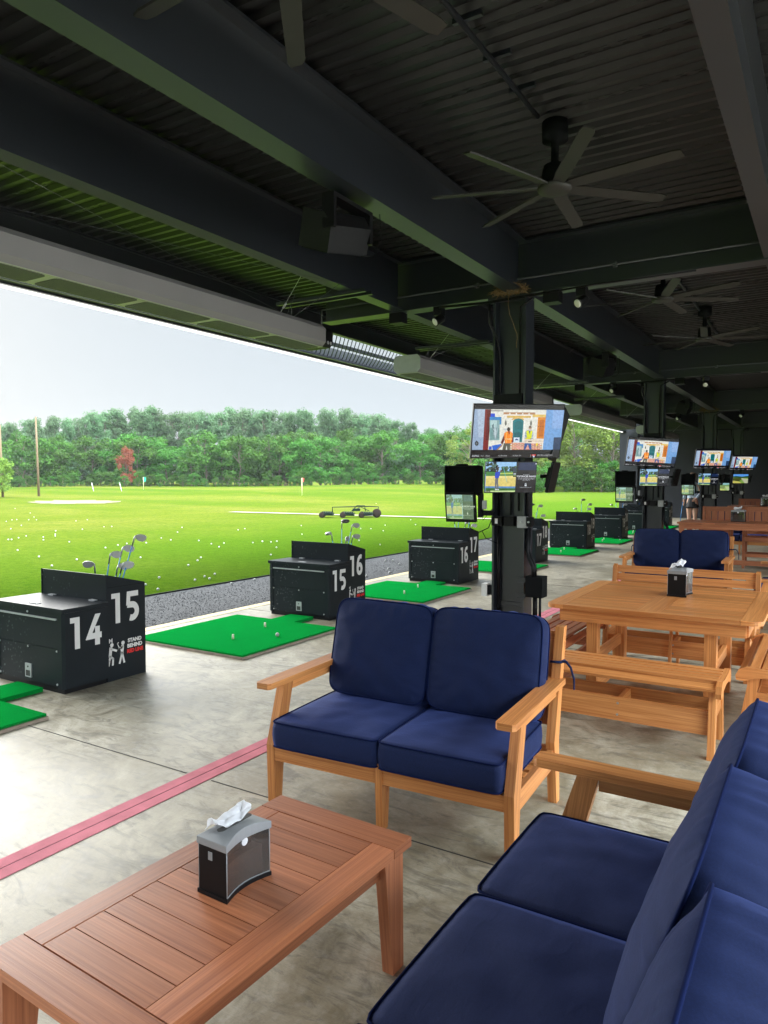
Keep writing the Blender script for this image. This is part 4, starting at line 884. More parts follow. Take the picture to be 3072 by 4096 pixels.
p = at((1000 + 140 * .7836) / 4, (1950 + 762 * .7836) / 4, .04); ball(p.x, p.y, .041, 'white golf ball on the green mat of bay 15', 'golf balls on the mats')
for k, (px, py, lb) in enumerate(((2300 + 250 * .4653, 1600 + 1197 * .4653, 'left'), (2300 + 387 * .4653, 1600 + 1200 * .4653, 'right'))):
    p = at(px / 4, py / 4, .04); ball(p.x, p.y, .02, '%s one of two golf balls in front of the cabinet numbered 19' % lb, 'golf balls on the mats')

# ------------------------------------------------------------------ cushions
def cushion_mb(w_, d_, h_, puff, seed, kx=.03, sag=0, n=22, wr=.004, puck=0.0):
    """box cushion centred on x, y, base at z=0; puff = bulge of top and bottom"""
    b = MB(); b.s = True; rn = Vector((seed * 3.1, seed * 1.7, 0))
    def pt(u, v, top):
        q_ = (6.5 if h_ > .15 else 9.5) if puck else 34.0; m_ = max(abs(u), abs(v)); k_ = m_ / (abs(u) ** q_ + abs(v) ** q_) ** (1 / q_) if m_ > 0 else 1
        x = w_ / 2 * u * k_ * (1 - kx * abs(v) ** 5); y = d_ / 2 * v * k_ * (1 - kx * abs(u) ** 5)
        e = (1 - abs(u) ** 3.2) * (1 - abs(v) ** 3.2); z = puff * e ** .75
        ed = max(abs(u), abs(v))
        z += wr * noise.noise(Vector((u * 3, v * 3, 0)) + rn) * 1.5 * (1 - ed ** 8) + wr * 1.3 * noise.noise(Vector((u * (9 if abs(v) > abs(u) else 3), v * (9 if abs(u) > abs(v) else 3), 5)) + rn) * max(0, ed - .55) * 2.2 * (1 - ed ** 12)
        if puck:
            al = v if abs(u) > abs(v) else u; z += puck * math.sin(al * 34 + 5 * noise.noise(Vector((al * 3, u * 2, v * 2)) + rn)) * max(0, ed - .72) * 3.2 * (1 - ed ** 10) * (.5 + noise.noise(Vector((al * 4, 1, 3)) + rn))
        return (x, y, h_ / 2 + (1 if top else -1) * (h_ / 2 + z) - (sag * (1 - u * u) * (1 - v * v) if top else 0))
    T = [[b.V(pt(-1 + 2*i/n, -1 + 2*j/n, True)) for j in range(n + 1)] for i in range(n + 1)]; B = [[b.V(pt(-1 + 2*i/n, -1 + 2*j/n, False)) for j in range(n + 1)] for i in range(n + 1)]
    for i in range(n):
        for j in range(n):
            b.face((T[i][j], T[i+1][j], T[i+1][j+1], T[i][j+1])); b.face((B[i][j], B[i][j+1], B[i+1][j+1], B[i+1][j]))
    per = [(i, 0) for i in range(n)] + [(n, j) for j in range(n)] + [(i, n) for i in range(n, 0, -1)] + [(0, j) for j in range(n, 0, -1)]
    m = 4; rings = [[T[i][j] for i, j in per]]
    for k in range(1, m):
        f = k / m; r_ = []
        for i, j in per:
            p, q = Vector(b.v[T[i][j]]), Vector(b.v[B[i][j]]); c = p.lerp(q, f); o = Vector((c.x / w_, c.y / d_, 0)).normalized() * (.010 * math.sin(PI * f) + wr * .9 * noise.noise(Vector((c.x * 14, c.y * 14, c.z * 8)) + rn)); r_.append(b.V(c + o * (1 + (puck * 90 * math.sin((c.x - c.y) * 75 + 4 * noise.noise(c * 6 + rn)) * math.sin(PI * f) if puck else 0))))
        rings.append(r_)
    rings.append([B[i][j] for i, j in per]); L = len(per)
    for a, c in zip(rings, rings[1:]):
        for k in range(L): b.face((a[k], c[k], c[(k+1) % L], a[(k+1) % L]))
    pipes = []
    for R_ in (T, B):
        pb = MB(); pts = [Vector(b.v[R_[i][j]]) for i, j in per]; pts = [p + Vector((p.x / w_, p.y / d_, 0)).normalized() * .002 for p in pts]; pb.tube(pts + pts[:1], .0042, 6, cap=False); pipes.append(pb)
    return b, pipes
def add_cushion(name, parent, w_, d_, h_, puff, seed, M, **kw):
    b, pipes = cushion_mb(w_, d_, h_, puff, seed, **kw); o = b.build(name, NAVY, parent); o.matrix_local = M
    for pb in pipes: pb.build('piping', PIPE, o)
    return o

# ------------------------------------------------------------------ deep seating
def seating(n, label, cat, loc, rz, group, name, seed=0, cw=.60, wood=None, bw=.597, shift=(0, 0, 0), by=.625, bz=.70, lean=13, kb=.03, bt=.135, rec=(0, 0, 0)):
    """faces local -y; x from 0"""
    wood = wood or WOOD; W = n * (cw + .008) + .10
    t = thing(name, label, cat, loc, rz, group)
    def leg(x0_, x1_, poly): b = MB(); b.prism([(x0_, y, z) for y, z in poly], (x1_ - x0_, 0, 0), (0, .15, 1)); b.build('leg', wood, t, bevel=.005)
    F = [(.012, 0), (.068, 0), (.094, .30), (.175, .602), (.098, .602), (0, .30)]; K = [(.69, 0), (.745, 0), (.725, .33), (.86, .89), (.805, .89), (.64, .33)]
    leg(0, .045, F); leg(W - .045, W, F); leg(0, .045, K); leg(W - .045, W, K)
    for i in range(1, n):
        x = .05 + i * (cw + .008) - .02; leg(x, x + .036, [(.010, 0), (.06, 0), (.085, .30), (.07, .325), (-.006, .325), (-.006, .30)])
        leg(x, x + .036, [(.69, 0), (.745, 0), (.725, .33), (.855, .86), (.815, .86), (.66, .33)])
    b = MB(); b.box(.046, W - .046, .004, .034, .225, .298); b.box(.046, W - .046, .66, .69, .225, .30); b.box(.008, .036, .095, .66, .20, .29); b.box(W - .036, W - .008, .095, .66, .20, .29)
    b.box(.04, W - .04, .035, .06, .23, .26)
    k = 0
    while .10 + k * .09 < .64: y = .10 + k * .09; b.box(.037, W - .037, y - .03, y + .03, .272, .292); k += 1
    b.build('seat_frame', wood, t, bevel=.003)
    b = MB(); q = lambda z: .72 + (z - .33) * .19
    b.bar((.046, q(.82) + .01, .82), (W - .046, q(.82) + .01, .82), .022, .08, (0, .19, 1)); b.bar((.046, q(.42) + .01, .42), (W - .046, q(.42) + .01, .42), .022, .07, (0, .19, 1))
    for i in range(int((W - .14) / .115) + 1): x = .09 + i * .115; b.bar((x, q(.40), .40), (x, q(.82), .82), .055, .016, (0, 1, 0))
    b.build('backrest', wood, t, bevel=.003)
    for x in (-.022, W - .068): b = MB(); b.prism([(x, -.045, .604), (x + .012, -.062, .604), (x + .078, -.062, .604), (x + .09, -.045, .604), (x + .09, .76, .604), (x, .76, .604)], (0, 0, .03), (0, 1, 0)); a = b.build('armrest', wood, t, bevel=.006); b = MB(); b.box(x + .034, x + .058, .172, .70, .552, .6035); b.build('arm_rail', wood, a, bevel=.002)
    rn = random.Random(seed)
    for i in range(n):
        cx_ = .05 + (i + .5) * (cw + .008)
        add_cushion('seat_cushion', t, cw, .655, .125, .016, seed + i, Matrix.Translation((cx_, .30 + rn.uniform(-.006, .006), .312)) @ Matrix.Rotation(R(rn.uniform(-.8, .8)), 4, 'Z'), kx=.012)
        # back cushion stands on the seat, leaning on the slats
        M = Matrix.Translation((cx_ + shift[i], by + rec[i], bz + rec[i] * .3)) @ Matrix.Rotation(R(rn.uniform(-1.6, 1.6)), 4, 'Y') @ Matrix.Rotation(R(90 - lean + 60 * rec[i]), 4, 'X') @ Matrix.Translation((0, 0, -bt / 2))
        c = add_cushion('back_cushion', t, bw, .53, .135 if bt < .15 else bt, .05, seed + 20 + i, M, kx=max(0, kb) * .4, wr=.006, n=40, puck=.0035)
    b = MB(); xw = W - .02; b.tube([(W - .05, .73, .72), (W + .004, .73, .722), (W + .006, .80, .715), (W - .045, .82, .715)], .0075, 6); b.tube([(W + .004, .755, .72), (W + .03, .74, .725), (W + .055, .73, .70), (W + .07, .74, .64), (W + .068, .75, .585)], .0075, 6, r2=.005)
    b.tube([(.05, .73, .72), (-.004, .73, .722), (-.006, .80, .715), (.045, .82, .715)], .0075, 6); b.tube([(-.004, .755, .72), (-.02, .75, .70), (-.022, .75, .6)], .0075, 6, r2=.005)
    b.build('tie_strap', NAVY, t); return t
seating(2, 'blue cushioned two seat wooden sofa in the foreground, facing the low table', 'sofa', (-2.43, 2.79, 0), R(3.2), 'wooden sofas with navy cushions', 'loveseat', 1)
seating(3, 'blue cushioned wooden sofa in the lower right corner, seen from its end', 'sofa', (-.845, 2.575, 0), R(-90), 'wooden sofas with navy cushions', 'sofa', 5, bw=.625, shift=(-.01, -.015, -.01), by=.65, bz=.70, lean=20, kb=-.012, bt=.165, rec=(.015, 0, .05))
seating(2, 'blue cushioned two seat sofa behind the slatted bench and the dining table', 'sofa', (-2.40, 10.05, 0), R(1), 'wooden sofas with navy cushions', 'loveseat', 9)
seating(3, 'blue cushioned sofa cut by the right edge, behind the backed bench', 'sofa', (-.66, 10.3, 0), R(-90), 'wooden sofas with navy cushions', 'sofa', 12)
seating(2, 'far blue cushioned sofa glimpsed between the tall chairs', 'sofa', (-2.35, 17.9, 0), R(0), 'wooden sofas with navy cushions', 'loveseat', 15)

# ------------------------------------------------------------------ low table
def coffee_table():
    W, L, H = .585, 1.125, .45
    t = thing('coffee_table', 'low brown plank table in the foreground with a napkin box on it', 'table', (-1.488, 1.53, 0), R(-2.0))
    b = MB(); z0, z1 = H - .032, H; e = .105
    b.box(-W/2, W/2, -L/2, -L/2 + e, z0, z1); b.box(-W/2, W/2, L/2 - e, L/2, z0, z1)
    b.box(-W/2, -W/2 + .085, -L/2 + e + .004, L/2 - e - .004, z0, z1); b.box(W/2 - .085, W/2, -L/2 + e + .004, L/2 - e - .004, z0, z1)
    n = 10; a0 = -L/2 + e + .004; s_ = (L - 2 * e - .008) / n
    for i in range(n): b.box(-W/2 + .089, W/2 - .089, a0 + i * s_ + .0018, a0 + (i + 1) * s_ - .0018, z0 + .002, z1 - .001)
    b.build('tabletop', WOODR, t, bevel=.004)
    b = MB()
    b.box(-W/2 + .05, -W/2 + .075, -L/2 + .08, L/2 - .08, .34, z0 - .002); b.box(W/2 - .075, W/2 - .05, -L/2 + .08, L/2 - .08, .34, z0 - .002); b.box(-W/2 + .08, W/2 - .08, -L/2 + .075, -L/2 + .1, .34, z0 - .002); b.box(-W/2 + .08, W/2 - .08, L/2 - .1, L/2 - .075, .34, z0 - .002)
    b.build('apron', WOODR, t, bevel=.003)
    for sx_ in (-1, 1):
        for sy in (-1, 1):
            b = MB(); x = sx_ * (W/2 - .025); P_ = lambda y, z: (x - sx_ * .0, sy * y, z)
            b.prism([P_(L/2 - .015, z0 - .002), P_(L/2 - .125, z0 - .002), P_(L/2 - .075, 0), P_(L/2 - .01, 0)], (-sx_ * .042, 0, 0), (0, 0, 1)); b.build('leg', WOODR, t, bevel=.004)
    return t
coffee_table()

# ------------------------------------------------------------------ napkin boxes
def napkin_box(loc, rz, label, seed, s_=1.0):
    t = thing('napkin_dispenser', label, 'napkin dispenser', loc, rz, 'napkin dispensers on the tables'); t.scale = (s_,) * 3
    wx, wy, H = .0575, .090, .168
    def outl(ex, z): # concave long sides
        p = []
        for k in range(9): f = k / 8; p.append((wx + ex - .020 * math.sin(PI * f), -wy - ex + f * 2 * (wy + ex), z))
        for k in range(9): f = k / 8; p.append((-wx - ex + .020 * math.sin(PI * f), wy + ex - f * 2 * (wy + ex), z))
        return p
    b = MB(); b.prism(outl(.003, 0), (0, 0, .012)); b.build('base', BLACK, t, bevel=.002)
    b = MB(); b.box(-wx + .002, wx - .004, -wy, -wy + .004, .012, H - .022); b.build('side_wall', BLACK, t, bevel=.001)
    b = MB(); b.box(-wx + .002, wx - .004, wy - .004, wy, .012, H - .022); b.build('side_wall', BLACK, t, bevel=.001)
    b = MB(); b.box(-.016, .0, -wy - .0015, -wy - .0002, .108, .132); b.build('button', GREYL, t, bevel=.001)
    b = MB(); S2 = Matrix.Rotation(PI / 2, 4, 'X'); add_text(b, 'enMotion' if False else 'napkins', .010, Matrix.Translation((-.018, -wy - .0005, .022)) @ S2); b.build('embossed_mark', GREYL, t) if False else None
    for sg in (1, -1):
        o_ = outl(-.001, 0); side = o_[:9] if sg == 1 else o_[9:]
        b = MB()
        for p, q in zip(side, side[1:]):
            ids = [b.V((p[0], p[1], .013)), b.V((q[0], q[1], .013)), b.V((q[0], q[1], H - .015)), b.V((p[0], p[1], H - .015))]; b.face(ids)
        b.build('window', SMOKE if sg == 1 else BLACK, t)
        b = MB(); b.tube([(p[0] + .001 * sg, p[1], .0145) for p in side], .0016, 5); b.tube([(side[0][0], side[0][1], .014), (side[0][0], side[0][1], H - .02)], .0016, 5); b.tube([(side[-1][0], side[-1][1], .014), (side[-1][0], side[-1][1], H - .02)], .0016, 5); b.build('window_edge', GREYL, t)
    b = MB(); b.box(-.03, .03, -wy + .012, wy - .012, .013, .10); b.build('napkin_stack', mat('napkin_kraft_%d' % seed, (.16, .12, .10), .9), t)
    b = MB(); o_ = outl(.004, H - .022)
    def crown(x, y): return .008 * (1 - (x / (wx + .004)) ** 2) + .012 * (math.cos(y / wy * PI / 2) if abs(y) < wy else 0)
    base = [b.V(p) for p in o_]; top = [b.V((p[0], p[1], H + crown(p[0], p[1]) * .8)) for p in o_]; L = len(o_)
    for k in range(L): b.face((base[k], base[(k+1) % L], top[(k+1) % L], top[k]))
    for k in range(8): b.face((top[k], top[k+1], top[16-k], top[17-k]))
    b.face(base[::-1]); lid = b.build('lid', GREYL, t, bevel=.002)
    b = MB(); b.lathe([(.012, 0), (.012, .002)], 14, (wx - .020 + .002, .0, H - .030), (1, 0, 0)); b.build('latch', PAPER, lid)
    b = MB(); b.prism([(.012 * math.cos(a * PI / 8), (.055 if math.sin(a * PI / 8) > 0 else -.055) + .012 * math.sin(a * PI / 8), H + .0165) for a in range(16)], (0, 0, .0012)); b.build('slot', JOINT, lid)
    # crumpled napkin
    rn = Vector((seed * 5.3, seed * 2.1, 0)); b = MB(); b.s = True; n = 18
    def P_(i, j):
        u, v = i / n * 2 - 1, j / n * 2 - 1; x = .030 * u - .014 + .012 * v; y = .056 * v - .012
        z = H + .024 + .018 * (1 - abs(u)) + .016 * noise.noise(Vector((u * 1.6, v * 1.3, 0)) + rn) + .006 * abs(math.sin(v * 4 + u * 2.5)) + .022 * max(0, v) ** 2
        if u < -.4: z -= .03 * (-.4 - u)
        return (x + .008 * noise.noise(Vector((u * 2, v * 2, 7)) + rn), y + .012 * noise.noise(Vector((u * 2, v * 2, 9)) + rn), z)
    G = [[b.V(P_(i, j)) for j in range(n + 1)] for i in range(n + 1)]
    for i in range(n):
        for j in range(n): b.face((G[i][j], G[i+1][j], G[i+1][j+1], G[i][j+1]))
    o = b.build('napkin', PAPER, t); so = o.modifiers.new('thick', 'SOLIDIFY'); so.thickness = .0012
    return t
napkin_box((-1.485, 1.56, .4502), R(-1.5), 'black napkin box with a grey lid on the low table in the foreground', 1)

# ------------------------------------------------------------------ dining table and benches
def dining_table(loc, label, W=1.44, L=1.47, H=.74):
    t = thing('dining_table', label, 'table', loc, 0)
    z0, z1 = H - .03, H; e = .13; r_ = .07
    b = MB()
    for sx_ in (-1, 1):
        X0, X1 = sx_ * W/2, sx_ * (W/2 - e); arc = [(sx_ * (W/2 - r_ + r_ * math.sin(a)), L/2 - r_ + r_ * math.cos(a)) for a in [k * PI / 10 for k in range(6)]]
        pts = [(X1, L/2)] + arc + [(x, -y) for x, y in arc[::-1]] + [(X1, -L/2)]
        b.prism([(x, y, z0) for x, y in pts], (0, 0, .03), (0, 1, 0))
    b.box(-.085, .085, -L/2 + .058, L/2 - .058, z0, z1)
    for sy in (-1, 1): b.box(-W/2 + e + .002, W/2 - e - .002, sy * L/2 - (.056 if sy > 0 else 0), sy * L/2 + (.056 if sy < 0 else 0), z0, z1)
    n = 22; s_ = (L - .12) / n
    for i in range(n):
        y = -L/2 + .06 + i * s_
        for xa_, xb_ in ((-W/2 + e + .002, -.087), (.087, W/2 - e - .002)): b.box(xa_, xb_, y + .0052, y + s_ - .0052, z0, z1 - .002)
    b.box(-W/2 + e + .01, W/2 - e - .01, -L/2 + .062, L/2 - .062, z0 - .007, z0 - .001)
    b.build('tabletop', WOOD, t, bevel=.004)
    b = MB(); ax, ay = W/2 - .10, L/2 - .055
    for sy in (-1, 1): b.box(-ax, ax, sy * ay - .014, sy * ay + .014, z0 - .092, z0 - .008)
    for sx_ in (-1, 1): b.box(sx_ * ax - .014, sx_ * ax + .014, -ay + .015, ay - .015, z0 - .09, z0 - .008)
    b.build('apron', WOOD, t, bevel=.003)
    for sx_ in (-1, 1):
        for sy in (-1, 1):
            b = MB(); x = sx_ * .40; y = -.60 if sy < 0 else .24; b.obox((x, y, z0 / 2), (.038, 0, 0), (0, .045, 0), (0, 0, z0 / 2 - .005)); b.build('leg', WOOD, t, bevel=.005)
        b = MB(); x = sx_ * .40; b.box(x - .014, x + .014, -.554, .194, .30, .38); b.box(x - .014, x + .014, -.554, .194, .08, .16); b.build('side_rail', WOOD, t, bevel=.003)
    b = MB(); b.box(-.362, .362, -.19, -.16, .10, .20); b.box(-.018, .018, -.16, .2, .10, .17); b.build('stretcher', WOOD, t, bevel=.003)
    return t
dining_table((-1.065, 5.925, 0), 'square wooden dining table with benches around it, right of the nearest column')
b = MB(); b.box(-.062, .062, -.0012, 0, -.022, .022); pl = b.build('label_plate', BLACK, None, loc=(-1.00, 5.237, .662)); dt_ = [o for o in COL.objects if o.name.startswith('dining_table')][0]
pl.parent = dt_; pl.location = (-1.02 + 1.065, 5.241 - 5.925, .664)
b = MB(); add_text(b, 'WEATHER MAX', .013, Matrix.Translation((-.018, -.0018, .008)) @ Matrix.Rotation(PI/2, 4, 'X')); b.build('lettering', WHITE, pl)
def bench(loc, rz, label, L=1.22, back=False, wood=None):
    wood = wood or WOOD; t = thing('bench', label, 'bench', loc, rz, 'slatted benches around the dining table')
    ys_ = [-.225 + .45 * k / 6 for k in range(7)]
    zc = lambda y: .445 - .012 * math.cos(y / .225 * PI) if abs(y) < .2 else .44
    b = MB(); n = 7
    for k in range(n):
        y = -.195 + .39 * k / (n - 1); tl = (y / .225); z = .448 + .010 * tl * tl - (.03 if k in (0, n - 1) else 0)
        a = Vector((0, math.cos(0), 0)); tilt = (-.5 if k == 0 else .5 if k == n - 1 else 0)
        b.obox((0, y * 1.04, z), (L/2 - .032, 0, 0), (0, .0262 * math.cos(tilt), -.0262 * math.sin(tilt)), (0, .011 * math.sin(tilt), .011 * math.cos(tilt)))
    b.build('seat', wood, t, bevel=.005)
    for sx_ in (-1, 1):
        x = sx_ * (L/2 - .016); prof_ = [(-.245, .405), (-.24, .375), (-.20, .372), (-.12, .40), (0, .41), (.12, .40), (.20, .372), (.24, .375), (.245, .405), (.225, .445), (.18, .466), (.08, .456), (-.08, .456), (-.18, .466), (-.225, .445)]
        b = MB(); b.prism([(x - .016, y, z) for y, z in prof_], (.032, 0, 0), (0, 1, 0)); b.build('end_piece', wood, t, bevel=.005)
        x = sx_ * (L/2 - .055)
        for sy in (-1, 1):
            b = MB(); b.prism([(x - .02, sy * .235, 0), (x - .02, sy * .175, 0), (x - .02, sy * .10, .42), (x - .02, sy * .165, .42)], (.04, 0, 0), (0, 0, 1)); b.build('leg', wood, t, bevel=.004)
        b = MB(); b.box(x - .012, x + .012, -.135, .135, .22, .30); b.build('cross_rail', wood, t, bevel=.003)
    for sy in (-1, 1):
        b = MB(); b.prism([(-L/2 + .078, sy * .178, .13), (-L/2 + .078, sy * .152, .13), (-L/2 + .078, sy * .125, .27), (-L/2 + .078, sy * .151, .27)], (L - .156, 0, 0), (1, 0, 0)); st = b.build('stretcher', wood, t, bevel=.003)
        for zz in (.165, .235): b = MB(); b.lathe([(.008, 0), (.007, .002)], 8, (0, sy * (.1785 - (zz - .13) * .193), zz), (0, sy, 0)); b.build('screw', STEEL, st)
        b = MB(); b.prism([(-.03, sy * .235, 0), (-.03, sy * .185, 0), (-.03, sy * .11, .42), (-.03, sy * .15, .42)], (.022, 0, 0), (0, 0, 1)); b.build('leg', wood, t, bevel=.004) if back else None
    b = MB(); b.box(-.015, .015, -.15, .15, .14, .26); b.build('cross_rail', wood, t, bevel=.003)
    if back:
        for sx_ in (-1, 1):
            b = MB(); x = sx_ * (L/2 - .02); b.prism([(x - .018, .20, .38), (x - .018, .255, .38), (x - .018, .36, .80), (x - .018, .33, .86), (x - .018, .29, .84)], (.036, 0, 0), (0, 0, 1)); b.build('back_post', wood, t, bevel=.005)
        b = MB()
        for k, zz in enumerate((.815, .74, .665, .59)): y = .225 + (zz - .38) * .22; b.bar((-L/2 + .04, y, zz), (L/2 - .04, y, zz), .018, .066, (0, .22, 1))
        b.build('backrest', wood, t, bevel=.004)
    return t
bench((-1.12, 4.81, 0), 0, 'backless slatted bench on the near side of the dining table, behind the blue sofa')
bench((-1.86, 5.68, 0), R(90), 'darker backless slatted bench on the left end of the dining table, beside the column', wood=WOODR)
bench((-1.12, 6.72, 0), R(0), 'slatted bench with a backrest on the far side of the dining table', 1.26, True)
bench((-.245, 5.70, 0), R(90), 'backless slatted bench at the right end of the dining table, cut by the right edge')
napkin_box((-1.00, 6.12, .7402), R(-3), 'black napkin box with a raised white napkin on the dining table', 2, 1.22)

# ------------------------------------------------------------------ tall tables and chairs
def tall_table(x, y, label, H=.90, W=1.9, L=1.05):
    t = thing('tall_table', label, 'table', (x, y, 0), 0, 'tall plank tables')
    b = MB(); n = 9; s_ = W / n
    for i in range(n): b.box(i * s_ + .001, (i + 1) * s_ - .001, 0, L, H - .03, H)
    b.build('tabletop', WOODR, t, bevel=.003)
    b = MB(); b.box(.10, W - .10, .035, .06, H - .12, H - .032); b.box(.10, W - .10, L - .06, L - .035, H - .12, H - .032); b.box(.04, .065, .10, L - .1, H - .12, H - .032); b.build('apron', WOODR, t, bevel=.003)
    for xx in (.03, W - .12):
        for yy in (.03, L - .12): b = MB(); b.box(xx, xx + .085, yy, yy + .085, 0, H - .032); b.build('leg', WOODR, t, bevel=.004)
    b = MB(); b.box(.115, W - .12, L/2 - .05, L/2 + .05, .12, .20); b.box(.06, .09, .115, L - .12, .12, .20); b.box(W - .09, W - .06, .115, L - .12, .12, .20); b.build('stretcher', WOODR, t, bevel=.003)
    return t
def tall_chair(x, y, label, W=.56, S_=.60, T=1.13, rz=0):
    """faces -y (toward the table)"""
    t = thing('tall_chair', label, 'chair', (x, y, 0), rz, 'tall slatted wooden chairs')
    b = MB()
    for k in range(6): b.box(.05, W - .05, .03 + k * .075, .098 + k * .075, S_ - .02, S_)
    b.box(.045, W - .045, .0, .028, S_ - .09, S_ - .004); b.box(.02, .044, .03, .44, S_ - .09, S_ - .02); b.box(W - .044, W - .02, .03, .44, S_ - .09, S_ - .02); b.build('seat', WOODR, t, bevel=.003)
    for xx in (0, W - .044):
        b = MB(); b.box(xx, xx + .044, -.01, .05, 0, S_ + .20); b.build('leg', WOODR, t, bevel=.003)
        b = MB(); b.prism([(xx, .44, 0), (xx, .50, 0), (xx, .50, S_), (xx, .55, T + .02), (xx, .50, T + .02), (xx, .44, S_)], (.044, 0, 0), (0, 0, 1)); b.build('leg', WOODR, t, bevel=.003)
        b = MB(); b.box(xx - .02, xx + .062, -.04, .50, S_ + .20, S_ + .225); b.build('armrest', WOODR, t, bevel=.004)
        b = MB(); b.box(xx + .01, xx + .034, .052, .438, .2, .26); b.build('side_rail', WOODR, t)
    q = lambda z: .46 + (z - S_) * .1
    b = MB(); b.bar((.045, q(T - .03), T - .03), (W - .045, q(T - .03), T - .03), .024, .085, (0, .1, 1)); b.bar((.045, q(S_ + .06), S_ + .06), (W - .045, q(S_ + .06), S_ + .06), .024, .07, (0, .1, 1))
    n = 4; s_ = (W - .09) / n
    for k in range(n): xx = .045 + (k + .5) * s_; b.bar((xx, q(S_ + .09) - .0, S_ + .09), (xx, q(T - .07) - .0, T - .07), s_ - .014, .016, (0, 1, 0))
    b.build('backrest', WOODR, t, bevel=.003)
    b = MB(); b.box(.046, W - .046, .0, .03, .22, .28); b.box(.046, W - .046, .45, .48, .22, .28); b.build('footrest', WOODR, t, bevel=.003)
    return t
tall_table(-2.37, 14.05, 'long tall plank table behind the second blue two seat sofa')
tall_chair(-2.15, 15.12, 'tall slatted chair behind the long plank table, left one of the near pair')
tall_chair(-1.385, 15.12, 'tall slatted chair behind the long plank table, right one of the near pair')
tall_chair(-.78, 15.12, 'tall slatted chair cut by the right edge behind the long plank table')
napkin_box((-1.42, 14.75, .9002), R(-96), 'napkin box on the long tall table, in front of the near tall chairs', 3, 1.25)
tall_table(-2.62, 24.0, 'farthest tall plank table, its corner showing left of the far chairs')
tall_chair(-2.47, 25.1, 'far tall chair, the left one in the distance', W=.66, T=1.07)
tall_chair(-1.62, 25.1, 'far tall chair at the right edge in the distance', W=.60, T=1.08)
napkin_box((-1.62, 24.5, .9002), R(-94), 'farthest napkin box, at the right edge of the picture', 4, 1.5)

